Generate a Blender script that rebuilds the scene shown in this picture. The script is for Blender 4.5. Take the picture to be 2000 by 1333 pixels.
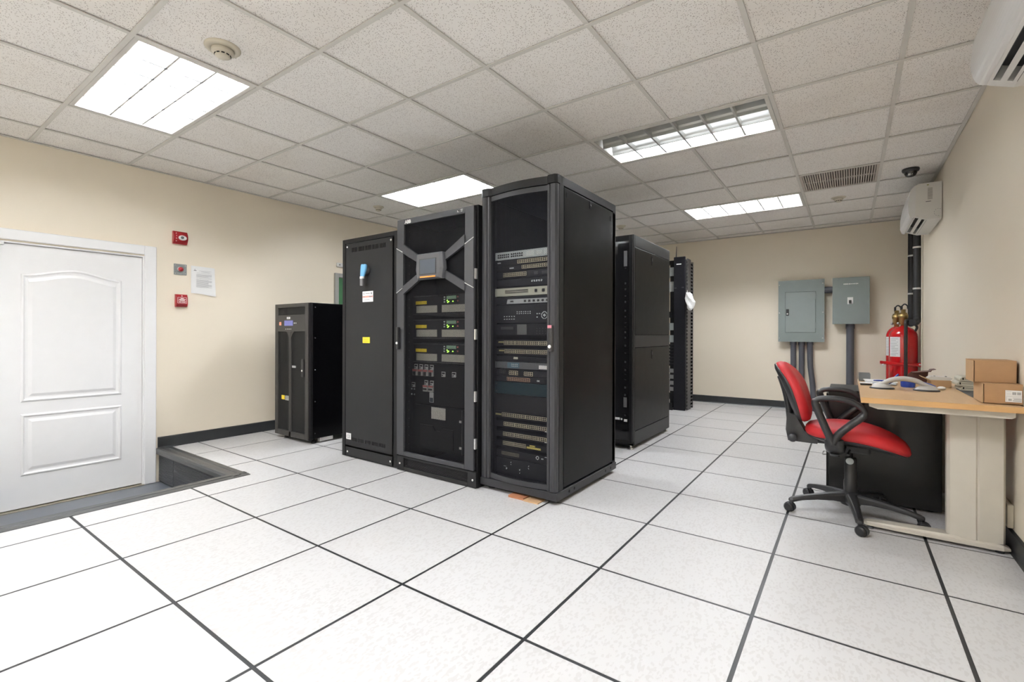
import bpy, bmesh, math, random
from mathutils import Vector, Matrix

for o in list(bpy.data.objects):
    bpy.data.objects.remove(o, do_unlink=True)
scene = bpy.context.scene
COL = scene.collection
PI = math.pi
random.seed(7)

# ------------------------------------------------------------------ camera
CAM_H = 1.0459
YAW, ROLL = -0.6223, 0.0026
F_PX, CX, CY = 927.19, 993.5, 652.1
r0 = Vector((math.cos(YAW), -math.sin(YAW), 0)); fw = Vector((math.sin(YAW), math.cos(YAW), 0)); u0 = Vector((0, 0, 1))
rv = r0*math.cos(ROLL)+u0*math.sin(ROLL); uv = -r0*math.sin(ROLL)+u0*math.cos(ROLL)
cam = bpy.data.cameras.new('camera'); cam_o = bpy.data.objects.new('camera', cam); COL.objects.link(cam_o)
cam.sensor_fit = 'HORIZONTAL'; cam.sensor_width = 36.0; cam.lens = 36.0*F_PX/2000
cam.shift_x = (1000-CX)/2000; cam.shift_y = (CY-666.5)/2000; cam.clip_start = 0.02; cam.clip_end = 60
m = Matrix((( rv.x, uv.x, -fw.x, 0), (rv.y, uv.y, -fw.y, 0), (rv.z, uv.z, -fw.z, CAM_H), (0, 0, 0, 1)))
cam_o.matrix_world = m
scene.camera = cam_o

# ------------------------------------------------------------------ world, exposure (the light itself is in the ceiling fixtures)
w = bpy.data.worlds.new('world'); scene.world = w; w.use_nodes = True
w.node_tree.nodes['Background'].inputs[0].default_value = (0.9, 0.95, 1, 1)
w.node_tree.nodes['Background'].inputs[1].default_value = 0.0
scene.view_settings.view_transform = 'Standard'; scene.view_settings.look = 'None'
scene.view_settings.gamma = 1.0; scene.view_settings.use_curve_mapping = False
scene.view_settings.exposure = 1.05
TUBE_POWER = 60.0

# ------------------------------------------------------------------ room dimensions (metres)
XL, XR, YB, YF = -5.07, 0.65, 7.74, -2.0      # left, right, back, front (behind the camera)
ZC = 2.494                                     # ceiling grid
ZS = -0.30                                     # slab under the raised floor
S = 0.61                                       # tile module
FX0, FY0 = -2.7317, 0.1312                     # floor grid origin
CX0, CY0 = -2.2194, 0.1943                     # ceiling grid origin
PIT_X, PIT_Y0, PIT_Y1 = -3.60, 0.36, 1.725     # sunken landing in front of the door

# ------------------------------------------------------------------ materials
MATS = {}
def srgb(r, g, b):
    f = lambda c: (c/255/12.92) if c/255 <= 0.04045 else ((c/255+0.055)/1.055)**2.4
    return (f(r), f(g), f(b))
def nt_new(name):
    mt = bpy.data.materials.new(name); mt.use_nodes = True
    nt = mt.node_tree; b = nt.nodes['Principled BSDF']
    return mt, nt, b
def N(nt, t, **kw):
    n = nt.nodes.new(t)
    for k, v in kw.items():
        setattr(n, k, v)
    return n
def mixrgb(nt, fac, a, b):
    n = N(nt, 'ShaderNodeMix', data_type='RGBA')
    if hasattr(fac, 'links'): nt.links.new(fac, n.inputs[0])
    else: n.inputs[0].default_value = fac
    for i, c in ((6, a), (7, b)):
        if hasattr(c, 'links'): nt.links.new(c, n.inputs[i])
        else: n.inputs[i].default_value = (*c[:3], 1)
    return n.outputs[2]
def M(name, base, rough=0.5, metal=0.0, var=0.06, scale=14.0, bump=0.0, bscale=200.0, spec=0.5, emis=None, estr=0.0, coat=0.0, rvar=0.0):
    if name in MATS: return MATS[name]
    mt, nt, b = nt_new(name)
    pos = N(nt, 'ShaderNodeNewGeometry')
    nz = N(nt, 'ShaderNodeTexNoise'); nz.inputs['Scale'].default_value = scale; nz.inputs['Detail'].default_value = 4
    nt.links.new(pos.outputs['Position'], nz.inputs['Vector'])
    lo = tuple(max(0, c*(1-var)) for c in base); hi = tuple(min(1, c*(1+var)) for c in base)
    nt.links.new(mixrgb(nt, nz.outputs[0], lo, hi), b.inputs['Base Color'])
    b.inputs['Roughness'].default_value = rough; b.inputs['Metallic'].default_value = metal
    b.inputs['Specular IOR Level'].default_value = spec
    b.inputs['Coat Weight'].default_value = coat
    if rvar:
        mr = N(nt, 'ShaderNodeMapRange'); mr.inputs[3].default_value = rough-rvar; mr.inputs[4].default_value = rough+rvar
        nt.links.new(nz.outputs[0], mr.inputs[0]); nt.links.new(mr.outputs[0], b.inputs['Roughness'])
    if bump:
        n2 = N(nt, 'ShaderNodeTexNoise'); n2.inputs['Scale'].default_value = bscale; n2.inputs['Detail'].default_value = 3
        nt.links.new(pos.outputs['Position'], n2.inputs['Vector'])
        bp = N(nt, 'ShaderNodeBump'); bp.inputs['Strength'].default_value = bump; bp.inputs['Distance'].default_value = 0.002
        nt.links.new(n2.outputs[0], bp.inputs['Height']); nt.links.new(bp.outputs[0], b.inputs['Normal'])
    if emis:
        b.inputs['Emission Color'].default_value = (*emis, 1); b.inputs['Emission Strength'].default_value = estr
    MATS[name] = mt
    return mt

def mat_wall():
    mt, nt, b = nt_new('beige_wall_paint')
    pos = N(nt, 'ShaderNodeNewGeometry')
    nz = N(nt, 'ShaderNodeTexNoise'); nz.inputs['Scale'].default_value = 1.6; nz.inputs['Detail'].default_value = 5
    nt.links.new(pos.outputs['Position'], nz.inputs['Vector'])
    nt.links.new(mixrgb(nt, nz.outputs[0], (0.815, 0.735, 0.595), (0.855, 0.775, 0.635)), b.inputs['Base Color'])
    b.inputs['Roughness'].default_value = 0.48
    n2 = N(nt, 'ShaderNodeTexNoise'); n2.inputs['Scale'].default_value = 60; n2.inputs['Detail'].default_value = 4
    nt.links.new(pos.outputs['Position'], n2.inputs['Vector'])
    bp = N(nt, 'ShaderNodeBump'); bp.inputs['Strength'].default_value = 0.12; bp.inputs['Distance'].default_value = 0.003
    nt.links.new(n2.outputs[0], bp.inputs['Height']); nt.links.new(bp.outputs[0], b.inputs['Normal'])
    return mt
def mat_ceiling_tile():
    mt, nt, b = nt_new('mineral_ceiling_tile')
    pos = N(nt, 'ShaderNodeNewGeometry'); oi = N(nt, 'ShaderNodeObjectInfo')
    tone = mixrgb(nt, oi.outputs['Random'], (0.90, 0.875, 0.84), (0.86, 0.825, 0.775))
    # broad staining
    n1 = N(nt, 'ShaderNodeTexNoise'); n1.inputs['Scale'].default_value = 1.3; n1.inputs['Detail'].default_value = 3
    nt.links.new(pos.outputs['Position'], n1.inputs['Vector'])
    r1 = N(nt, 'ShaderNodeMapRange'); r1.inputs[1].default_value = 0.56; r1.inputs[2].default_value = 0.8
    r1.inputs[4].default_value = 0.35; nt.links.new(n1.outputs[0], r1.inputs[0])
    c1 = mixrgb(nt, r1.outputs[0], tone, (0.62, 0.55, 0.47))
    # pin holes and fissures: sparse short dark pits
    mp = N(nt, 'ShaderNodeMapping'); mp.inputs['Scale'].default_value = (1.0, 0.85, 1.0); mp.inputs['Rotation'].default_value = (0, 0, 0.5)
    nt.links.new(pos.outputs['Position'], mp.inputs[0])
    vo = N(nt, 'ShaderNodeTexVoronoi'); vo.inputs['Scale'].default_value = 150
    nt.links.new(mp.outputs[0], vo.inputs['Vector'])
    lt = N(nt, 'ShaderNodeMath', operation='LESS_THAN'); lt.inputs[1].default_value = 0.29
    nt.links.new(vo.outputs['Distance'], lt.inputs[0])
    sp = N(nt, 'ShaderNodeSeparateColor'); nt.links.new(vo.outputs['Color'], sp.inputs[0])
    gt = N(nt, 'ShaderNodeMath', operation='GREATER_THAN'); gt.inputs[1].default_value = 0.45
    nt.links.new(sp.outputs[0], gt.inputs[0])
    ml = N(nt, 'ShaderNodeMath', operation='MULTIPLY'); nt.links.new(lt.outputs[0], ml.inputs[0]); nt.links.new(gt.outputs[0], ml.inputs[1])
    m2 = N(nt, 'ShaderNodeMath', operation='MULTIPLY'); m2.inputs[1].default_value = 0.78; nt.links.new(ml.outputs[0], m2.inputs[0])
    c2 = mixrgb(nt, m2.outputs[0], c1, (0.25, 0.20, 0.16))
    nt.links.new(c2, b.inputs['Base Color']); b.inputs['Roughness'].default_value = 0.9
    n3 = N(nt, 'ShaderNodeTexNoise'); n3.inputs['Scale'].default_value = 220; n3.inputs['Detail'].default_value = 2
    nt.links.new(pos.outputs['Position'], n3.inputs['Vector'])
    sb = N(nt, 'ShaderNodeMath', operation='SUBTRACT'); nt.links.new(n3.outputs[0], sb.inputs[0]); nt.links.new(ml.outputs[0], sb.inputs[1])
    bp = N(nt, 'ShaderNodeBump'); bp.inputs['Strength'].default_value = 0.35; bp.inputs['Distance'].default_value = 0.002
    nt.links.new(sb.outputs[0], bp.inputs['Height']); nt.links.new(bp.outputs[0], b.inputs['Normal'])
    return mt
def mat_floor_tile():
    mt, nt, b = nt_new('speckled_laminate_panel')
    pos = N(nt, 'ShaderNodeNewGeometry'); oi = N(nt, 'ShaderNodeObjectInfo')
    tone = mixrgb(nt, oi.outputs['Random'], (0.635, 0.632, 0.626), (0.605, 0.60, 0.592))
    mp = N(nt, 'ShaderNodeMapping'); mp.inputs['Scale'].default_value = (1.0, 0.55, 1.0); mp.inputs['Rotation'].default_value = (0, 0, 0.8)
    nt.links.new(pos.outputs['Position'], mp.inputs[0])
    vo = N(nt, 'ShaderNodeTexVoronoi'); vo.inputs['Scale'].default_value = 130; nt.links.new(mp.outputs[0], vo.inputs['Vector'])
    sp = N(nt, 'ShaderNodeSeparateColor'); nt.links.new(vo.outputs['Color'], sp.inputs[0])
    gt = N(nt, 'ShaderNodeMath', operation='GREATER_THAN'); gt.inputs[1].default_value = 0.72; nt.links.new(sp.outputs[0], gt.inputs[0])
    g2 = N(nt, 'ShaderNodeMath', operation='MULTIPLY'); g2.inputs[1].default_value = 0.28; nt.links.new(gt.outputs[0], g2.inputs[0])
    c1 = mixrgb(nt, g2.outputs[0], tone, (0.44, 0.42, 0.40))
    n1 = N(nt, 'ShaderNodeTexNoise'); n1.inputs['Scale'].default_value = 2.2; n1.inputs['Detail'].default_value = 6
    nt.links.new(pos.outputs['Position'], n1.inputs['Vector'])
    r1 = N(nt, 'ShaderNodeMapRange'); r1.inputs[1].default_value = 0.55; r1.inputs[2].default_value = 0.85; r1.inputs[4].default_value = 0.25
    nt.links.new(n1.outputs[0], r1.inputs[0])
    nt.links.new(mixrgb(nt, r1.outputs[0], c1, (0.56, 0.52, 0.47)), b.inputs['Base Color'])
    mr = N(nt, 'ShaderNodeMapRange'); mr.inputs[3].default_value = 0.30; mr.inputs[4].default_value = 0.46
    nt.links.new(n1.outputs[0], mr.inputs[0]); nt.links.new(mr.outputs[0], b.inputs['Roughness'])
    b.inputs['Specular IOR Level'].default_value = 0.45
    return mt
def mat_perforated(name, base, pitch, hole=0.40, axis='XZ'):
    """punched sheet steel: round holes on a diagonal grid"""
    mt, nt, b = nt_new(name)
    pos = N(nt, 'ShaderNodeNewGeometry'); sx = N(nt, 'ShaderNodeSeparateXYZ'); nt.links.new(pos.outputs['Position'], sx.inputs[0])
    a = sx.outputs[0] if axis[0] == 'X' else sx.outputs[1]
    ad = N(nt, 'ShaderNodeMath', operation='ADD'); sb = N(nt, 'ShaderNodeMath', operation='SUBTRACT')
    for n in (ad, sb):
        nt.links.new(a, n.inputs[0]); nt.links.new(sx.outputs[2], n.inputs[1])
    cb = N(nt, 'ShaderNodeCombineXYZ'); nt.links.new(ad.outputs[0], cb.inputs[0]); nt.links.new(sb.outputs[0], cb.inputs[1])
    vo = N(nt, 'ShaderNodeTexVoronoi', voronoi_dimensions='2D'); vo.inputs['Scale'].default_value = 1/pitch; vo.inputs['Randomness'].default_value = 0
    nt.links.new(cb.outputs[0], vo.inputs['Vector'])
    lt = N(nt, 'ShaderNodeMath', operation='LESS_THAN'); lt.inputs[1].default_value = hole; nt.links.new(vo.outputs['Distance'], lt.inputs[0])
    b.inputs['Base Color'].default_value = (*base, 1); b.inputs['Roughness'].default_value = 0.5; b.inputs['Specular IOR Level'].default_value = 0.2
    tr = N(nt, 'ShaderNodeBsdfTransparent'); mx = N(nt, 'ShaderNodeMixShader'); out = nt.nodes['Material Output']
    nt.links.new(lt.outputs[0], mx.inputs[0]); nt.links.new(b.outputs[0], mx.inputs[1]); nt.links.new(tr.outputs[0], mx.inputs[2])
    nt.links.new(mx.outputs[0], out.inputs['Surface'])
    MATS[name] = mt
    return mt
def mat_wood(name, c1, c2, along='Y'):
    mt, nt, b = nt_new(name)
    pos = N(nt, 'ShaderNodeNewGeometry'); mp = N(nt, 'ShaderNodeMapping')
    mp.inputs['Scale'].default_value = (30, 2.5, 30) if along == 'Y' else (2.5, 30, 30)
    nt.links.new(pos.outputs['Position'], mp.inputs[0])
    nz = N(nt, 'ShaderNodeTexNoise'); nz.inputs['Scale'].default_value = 1.5; nz.inputs['Detail'].default_value = 6
    nt.links.new(mp.outputs[0], nz.inputs['Vector'])
    nt.links.new(mixrgb(nt, nz.outputs[0], c1, c2), b.inputs['Base Color']); b.inputs['Roughness'].default_value = 0.38
    MATS[name] = mt
    return mt

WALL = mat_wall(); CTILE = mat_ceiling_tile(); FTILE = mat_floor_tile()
TEE = M('tee_white', (0.66, 0.64, 0.59), 0.5)
RUBBER = M('black_rubber', (0.022, 0.024, 0.026), 0.42)
BLK = M('black_powder_coat', (0.009, 0.009, 0.0095), 0.40, rvar=0.05, spec=0.25)
BLK2 = M('charcoal_powder_coat', (0.016, 0.016, 0.0165), 0.42, spec=0.25)
BLKS = M('satin_black_side', (0.0060, 0.0057, 0.0056), 0.34, rvar=0.03, spec=0.09)
GREYPL = M('graphite_plastic', (0.046, 0.047, 0.051), 0.42, spec=0.35)
DARK = M('dark_interior', (0.004, 0.004, 0.005), 0.6, spec=0.2)
WHITE = M('white_gloss_paint', (0.87, 0.87, 0.865), 0.32, var=0.02)
WPL = M('white_plastic', (0.74, 0.73, 0.69), 0.35, var=0.03)
CREAM = M('aged_cream_plastic', (0.62, 0.57, 0.46), 0.45)
RED = M('red_plastic', (0.30, 0.008, 0.013), 0.35)
REDM = M('red_enamel', (0.45, 0.004, 0.007), 0.16, var=0.03, coat=0.4)
STEEL = M('brushed_steel', (0.55, 0.55, 0.54), 0.35, metal=1.0)
ZINC = M('zinc_screw', (0.75, 0.75, 0.73), 0.3, metal=0.8)
BRASS = M('old_brass', (0.40, 0.28, 0.11), 0.35, metal=0.9, var=0.25, scale=60)
GREYBOX = M('grey_enclosure_paint', (0.21, 0.245, 0.235), 0.42, var=0.04)
CONDUIT = M('grey_pvc_conduit', (0.085, 0.09, 0.105), 0.45)
BEIGE = M('beige_metal', (0.60, 0.56, 0.48), 0.42, var=0.05)
CARD = M('brown_cardboard', (0.40, 0.235, 0.115), 0.75, var=0.08, scale=30)
CARDL = M('cardboard_cut_edge', (0.50, 0.33, 0.18), 0.8)
PAPER = M('white_paper', (0.82, 0.82, 0.80), 0.7, var=0.03)
INK = M('grey_print', (0.22, 0.22, 0.22), 0.8)
INKL = M('pale_print', (0.45, 0.45, 0.45), 0.8)
YELLOW = M('yellow_label', (0.88, 0.66, 0.03), 0.5)
FABR = M('red_upholstery', (0.47, 0.014, 0.018), 0.55, var=0.15, scale=9, bump=0.15, bscale=700)
BPL = M('black_plastic', (0.022, 0.022, 0.023), 0.38, rvar=0.06)
VINYL = M('grey_vinyl_floor', (0.13, 0.145, 0.165), 0.32, var=0.1)
NOSE = M('grey_rubber_nosing', (0.055, 0.057, 0.057), 0.32, var=0.12)
BLUE = M('blue_plastic', (0.02, 0.06, 0.38), 0.35)
LBLUE = M('light_blue_plastic', (0.16, 0.42, 0.68), 0.3)
WOOD = mat_wood('beech_laminate', (0.56, 0.36, 0.18), (0.64, 0.43, 0.23))
WOODE = mat_wood('beech_edge_band', (0.55, 0.31, 0.12), (0.63, 0.38, 0.16), 'X')
GREEN = M('green_door_paint', (0.045, 0.16, 0.065), 0.4)
PORT = M('port_cavity', (0.012, 0.012, 0.012), 0.6)
PORTF = M('port_metal', (0.52, 0.47, 0.33), 0.4, metal=0.3)
SWG = M('switch_light_grey', (0.48, 0.52, 0.52), 0.45)
SWC = M('switch_cream_grey', (0.52, 0.52, 0.42), 0.45)
SWD = M('switch_dark', (0.012, 0.0125, 0.015), 0.5, spec=0.25)
TEAL = M('dark_teal_blank', (0.010, 0.028, 0.035), 0.5, spec=0.25)
PERF = mat_perforated('perforated_door_sheet', (0.011, 0.011, 0.015), 0.0105, 0.455)
PERF2 = mat_perforated('perforated_door_sheet_fine', (0.010, 0.010, 0.012), 0.0100, 0.465)
PERF3 = mat_perforated('perforated_ups_sheet', (0.022, 0.022, 0.022), 0.0110, 0.36)
REFL = M('white_reflector', (0.82, 0.83, 0.80), 0.35, var=0.02)
LOUV = M('louver_aluminium', (0.55, 0.56, 0.54), 0.3, metal=0.35, var=0.02)
def tube_mat(name, k, col=(0.92, 0.935, 1.0)):
    return M(name, (0.9, 0.9, 0.88), 0.3, emis=col, estr=TUBE_POWER*k)
TUBE_ON = tube_mat('fluorescent_tube_lit', 1.0)
TUBE_DIM = tube_mat('fluorescent_tube_dim', 0.03)
TUBE_OFF = M('fluorescent_tube_off', (0.7, 0.7, 0.68), 0.3)

# ------------------------------------------------------------------ geometry helpers
class G:
    """collects faces; coordinates are world metres"""
    def __init__(s): s.v = []; s.f = []; s.mi = []; s.sm = []
    def add(s, vs, fs, mi=0, smooth=False):
        b = len(s.v); s.v += [tuple(p) for p in vs]
        for f in fs: s.f.append([b+i for i in f]); s.mi.append(mi); s.sm.append(smooth)
        return s
    def box(s, x0, x1, y0, y1, z0, z1, mi=0):
        x0, x1 = sorted((x0, x1)); y0, y1 = sorted((y0, y1)); z0, z1 = sorted((z0, z1))
        v = [(x0,y0,z0),(x1,y0,z0),(x1,y1,z0),(x0,y1,z0),(x0,y0,z1),(x1,y0,z1),(x1,y1,z1),(x0,y1,z1)]
        return s.add(v, [(3,2,1,0),(4,5,6,7),(0,1,5,4),(1,2,6,5),(2,3,7,6),(3,0,4,7)], mi)
    def prism(s, poly, axis, a0, a1, mi=0, smooth=False):
        """poly: 2D points; axis X: (y,z), Y: (x,z), Z: (x,y)"""
        def P(p, a): return {'X': (a, p[0], p[1]), 'Y': (p[0], a, p[1]), 'Z': (p[0], p[1], a)}[axis]
        n = len(poly); area = sum(poly[i][0]*poly[(i+1) % n][1]-poly[(i+1) % n][0]*poly[i][1] for i in range(n))
        if (area < 0) != (axis == 'Y'): poly = poly[::-1]
        a0, a1 = sorted((a0, a1))
        v = [P(p, a0) for p in poly]+[P(p, a1) for p in poly]
        s.add(v, [tuple(range(n))[::-1], tuple(range(n, 2*n))], mi)
        return s.add(v, [(i, (i+1) % n, n+(i+1) % n, n+i) for i in range(n)], mi, smooth)
    def loft(s, rings, closed=True, caps=True, mi=0, smooth=True):
        n = len(rings[0]); v = [p for r in rings for p in r]; fs = []
        for k in range(len(rings)-1):
            for i in range(n if closed else n-1):
                j = (i+1) % n
                fs.append((k*n+i, k*n+j, (k+1)*n+j, (k+1)*n+i))
        s.add(v, fs, mi, smooth)
        if caps:
            s.add(rings[0], [tuple(range(n))[::-1]], mi); s.add(rings[-1], [tuple(range(n))], mi)
        return s
    def tube(s, pts, r, seg=10, mi=0, caps=True, flat=None):
        """pts list; r number or list; flat: (direction, factor) stretches the section along a direction"""
        pts = [Vector(p) for p in pts]; rings = []; prev = None
        for i, p in enumerate(pts):
            t = (pts[min(i+1, len(pts)-1)]-pts[max(i-1, 0)]).normalized()
            if prev is None:
                a = Vector((0, 0, 1)) if abs(t.z) < 0.9 else Vector((1, 0, 0))
                u = t.cross(a).normalized()
            else:
                u = (prev-t*prev.dot(t)).normalized()
            prev = u; v = t.cross(u)
            rr = r[i] if isinstance(r, (list, tuple)) else r
            ring = []
            for k in range(seg):
                an = 2*PI*k/seg; d = u*math.cos(an)*rr+v*math.sin(an)*rr
                if flat: dv = Vector(flat[0]); d = d+dv*(d.dot(dv)*(flat[1]-1))
                ring.append(p+d)
            rings.append(ring)
        return s.loft(rings, True, caps, mi)
    def cyl(s, p0, p1, r, seg=14, mi=0): return s.tube([p0, p1], r, seg, mi)
    def lathe(s, c, prof, seg=24, mi=0, axis='Z', smooth=True):
        rings = []
        for r, h in prof:
            ring = []
            for k in range(seg):
                an = 2*PI*k/seg; a, b = r*math.cos(an), r*math.sin(an)
                ring.append({'Z': (c[0]+a, c[1]+b, c[2]+h), 'Y': (c[0]+a, c[1]+h, c[2]-b), 'X': (c[0]+h, c[1]+a, c[2]+b)}[axis])
            rings.append(ring)
        return s.loft(rings, True, True, mi, smooth)
    def sph(s, c, r, sc=(1, 1, 1), seg=14, mi=0):
        prof = [(max(1e-4, math.sin(PI*i/8)), -math.cos(PI*i/8)) for i in range(9)]
        rings = [[(c[0]+r*sc[0]*a*math.cos(2*PI*k/seg), c[1]+r*sc[1]*a*math.sin(2*PI*k/seg), c[2]+r*sc[2]*h) for k in range(seg)] for a, h in prof]
        return s.loft(rings, True, True, mi)
ROOTLOC = {}
def rootloc(p):
    while p.parent: p = p.parent
    return p.location
def obj(name, g, mats, parent=None, bevel=0.0, seg=2, loc=None, fixn=False):
    """one mesh object; vertices are stored relative to its thing's base"""
    me = bpy.data.meshes.new(name)
    L = Vector(loc) if loc is not None else (rootloc(parent).copy() if parent else Vector((0, 0, 0)))
    me.from_pydata([(p[0]-L.x, p[1]-L.y, p[2]-L.z) for p in g.v], [], g.f)
    for mt in (mats if isinstance(mats, (list, tuple)) else [mats]): me.materials.append(mt)
    me.polygons.foreach_set('material_index', g.mi)
    me.polygons.foreach_set('use_smooth', g.sm)
    if fixn:
        bm = bmesh.new(); bm.from_mesh(me); bmesh.ops.remove_doubles(bm, verts=bm.verts, dist=1e-6)
        bmesh.ops.recalc_face_normals(bm, faces=bm.faces); bm.to_mesh(me); bm.free()
    me.update()
    o = bpy.data.objects.new(name, me); COL.objects.link(o)
    if parent is not None: o.parent = parent
    else: o.location = L
    if bevel:
        md = o.modifiers.new('bevel', 'BEVEL'); md.width = bevel; md.segments = seg; md.limit_method = 'ANGLE'; md.angle_limit = 0.7
        md.harden_normals = False
    return o
def thing(name, label, cat, loc, group=None):
    o = bpy.data.objects.new(name, None); COL.objects.link(o); o.location = loc; o.empty_display_size = 0.05
    return tag(o, label, cat, group)
def tag(o, label, cat, group=None):
    o['label'] = label; o['category'] = cat
    if group: o['group'] = group
    return o
def struct(o): o['kind'] = 'structure'; return o
def stuff(o): o['kind'] = 'stuff'; return o
def copy_part(o, parent, delta=(0, 0, 0)):
    c = o.copy(); COL.objects.link(c); c.parent = parent; c.location = Vector(o.location)+Vector(delta)
    return c
def lettering(name, s, size, origin, ux, uy, mat, parent, bold=0.0, align='CENTER', th=0.0008, sx=1.0):
    """flat letters; origin = centre of the baseline, ux = reading direction, uy = up"""
    cu = bpy.data.curves.new(name, 'FONT'); cu.body = s; cu.size = size; cu.align_x = align; cu.offset = bold; cu.resolution_u = 2
    cu.fill_mode = 'FRONT'
    t = bpy.data.objects.new(name, cu); COL.objects.link(t)
    dg = bpy.context.evaluated_depsgraph_get(); me0 = t.evaluated_get(dg).to_mesh()
    ux = Vector(ux); uy = Vector(uy); n = ux.cross(uy); g = G()
    vs = [Vector(origin)+ux*(v.co.x*sx)+uy*v.co.y+n*th for v in me0.vertices]
    g.add(vs, [tuple(p.vertices) for p in me0.polygons])
    t.evaluated_get(dg).to_mesh_clear(); bpy.data.objects.remove(t, do_unlink=True); bpy.data.curves.remove(cu)
    return obj(name, g, mat, parent)
def bez(p, n=8):
    """Catmull-Rom through points"""
    P = [Vector(q) for q in p]; P = [P[0]*2-P[1]]+P+[P[-1]*2-P[-2]]; out = []
    for i in range(1, len(P)-2):
        for k in range(n):
            t = k/n; a, b, c, d = P[i-1], P[i], P[i+1], P[i+2]
            out.append(0.5*((2*b)+(c-a)*t+(2*a-5*b+4*c-d)*t*t+(3*b-a-3*c+d)*t**3))
    out.append(P[-2]); return out

# ================================================================== STRUCTURE
# ---- walls
T = 0.14
D1Y0, D1Y1, D1Z = 0.585, 1.537, 1.725          # door opening in the left wall
g = G()
g.box(XL-T, XL, YF-T, D1Y0, ZS, ZC+0.2); g.box(XL-T, XL, D1Y1, YB+T, ZS, ZC+0.2); g.box(XL-T, XL, D1Y0, D1Y1, D1Z, ZC+0.2)
g.box(XL-T-0.03, XL-T, D1Y0-0.1, D1Y1+0.1, ZS, D1Z+0.1)
struct(obj('wall_left', g, WALL))
struct(obj('wall_back', G().box(XL, XR, YB, YB+T, ZS, ZC+0.2), WALL))
g = G(); g.box(XR, XR+T, 4.27, YB+T, ZS, ZC+0.2); g.box(XR-0.003, XR+T, YF-T, 4.27, ZS, ZC+0.2)
struct(obj('wall_right', g, WALL))
struct(obj('wall_front', G().box(XL, XR, YF-T, YF, ZS, ZC+0.2), WALL))

# ---- raised floor: slab, tiles with black edge trim
floor = struct(obj('floor', G().box(XL, XR, YF, YB, ZS-0.1, ZS), VINYL))
FTM = [FTILE, RUBBER]
def lines(o, lo, hi):
    k = math.ceil((lo-o)/S); out = [lo]
    while o+k*S < hi-1e-4:
        if o+k*S > lo+1e-4: out.append(o+k*S)
        k += 1
    return out+[hi]
E_TRIM = 0.0068
def tile_geo(g, x0, x1, y0, y1, ins):
    """ins: trim width on the -x,+x,-y,+y sides"""
    g.box(x0, x1, y0, y1, -0.034, -0.0012, 1)
    a, b, c, d = ins
    g.box(x0+a, x1-b, y0+c, y1-d, -0.03, 0.0, 0)
shared = None
fxs, fys = lines(FX0, XL+0.002, XR-0.002), lines(FY0, YF+0.002, YB-0.002)
for i in range(len(fxs)-1):
    for j in range(len(fys)-1):
        x0, x1, y0, y1 = fxs[i], fxs[i+1], fys[j], fys[j+1]
        e = [E_TRIM]*4
        full = abs(x1-x0-S) < 1e-3 and abs(y1-y0-S) < 1e-3
        rects = [(x0, x1, y0, y1, e)]
        if x0 < PIT_X and y1 > PIT_Y0 and y0 < PIT_Y1:            # cut the landing out
            full = False; rects = []
            if x1 > PIT_X: rects.append((PIT_X, x1, y0, y1, [0, E_TRIM, E_TRIM, E_TRIM]))
            xm = min(x1, PIT_X); xr = E_TRIM if x1 <= PIT_X else 0
            if y1 > PIT_Y1: rects.append((x0, xm, PIT_Y1, y1, [E_TRIM, xr, 0, E_TRIM]))
            if y0 < PIT_Y0: rects.append((x0, xm, y0, PIT_Y0, [E_TRIM, xr, E_TRIM, 0]))
            if not rects: continue
        if full:
            if shared is None:
                gg = G(); tile_geo(gg, 0, S, 0, S, e); shared = obj('floor_tile', gg, FTM, floor); o = shared
            else:
                o = bpy.data.objects.new('floor_tile', shared.data); COL.objects.link(o); o.parent = floor
            o.location = (x0, y0, 0)
        else:
            gg = G()
            for r in rects: tile_geo(gg, *[q-(x0 if n < 2 else y0) for n, q in enumerate(r[:4])], r[4])
            o = obj('floor_tile', gg, FTM, floor); o.location = (x0, y0, 0)

# ---- landing: side walls faced with ribbed rubber, nosing round the edge
g = G(); g.box(XL, PIT_X-0.10, PIT_Y1-0.075, PIT_Y1-0.02, ZS, -0.036); g.box(PIT_X-0.09, PIT_X-0.03, PIT_Y0, PIT_Y1-0.02, ZS, -0.036)
g.box(XL, PIT_X-0.09, PIT_Y0+0.02, PIT_Y0+0.06, ZS, -0.036)
wl = struct(obj('wall_landing', g, RUBBER))
g = G(); n = 21
for k in range(n):
    z = ZS+0.012+k*0.0122
    for (a, b) in ((XL+0.002, -4.745), (-4.735, PIT_X-0.10)):
        yy = PIT_Y1-0.075
        g.prism([(yy, z), (yy-0.007, z+0.003), (yy-0.007, z+0.007), (yy, z+0.010)], 'X', a, b)
stuff(obj('rib', g, M('ribbed_rubber', (0.085, 0.088, 0.10), 0.35), wl))
def nosing(g, inner, outer, a0, a1, axis):
    """profile across the edge: flat outer strip, groove, rounded nose that drops into the landing"""
    s = 1 if outer > inner else -1
    prof = [(outer, 0.0), (outer, 0.0035), (outer-s*0.042, 0.0075), (outer-s*0.046, 0.003), (outer-s*0.052, 0.003), (outer-s*0.056, 0.0085),
            (outer-s*0.098, 0.0095), (outer-s*0.112, 0.004), (outer-s*0.118, -0.012), (outer-s*0.118, -0.042), (outer-s*0.105, -0.042), (outer-s*0.105, 0.0)]
    g.prism(prof, axis, a0, a1)
g = G(); nosing(g, PIT_X-0.1, PIT_X+0.012, PIT_Y0, PIT_Y1+0.012, 'Y')
struct(obj('trim_1', g, NOSE, fixn=True))
g = G(); nosing(g, PIT_Y1-0.1, PIT_Y1+0.012, XL+0.002, PIT_X-0.02, 'X')
struct(obj('trim_2', g, NOSE, fixn=True))
g = G(); nosing(g, PIT_Y0+0.1, PIT_Y0-0.012, XL+0.002, PIT_X-0.02, 'X')
struct(obj('trim_3', g, NOSE, fixn=True))

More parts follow.
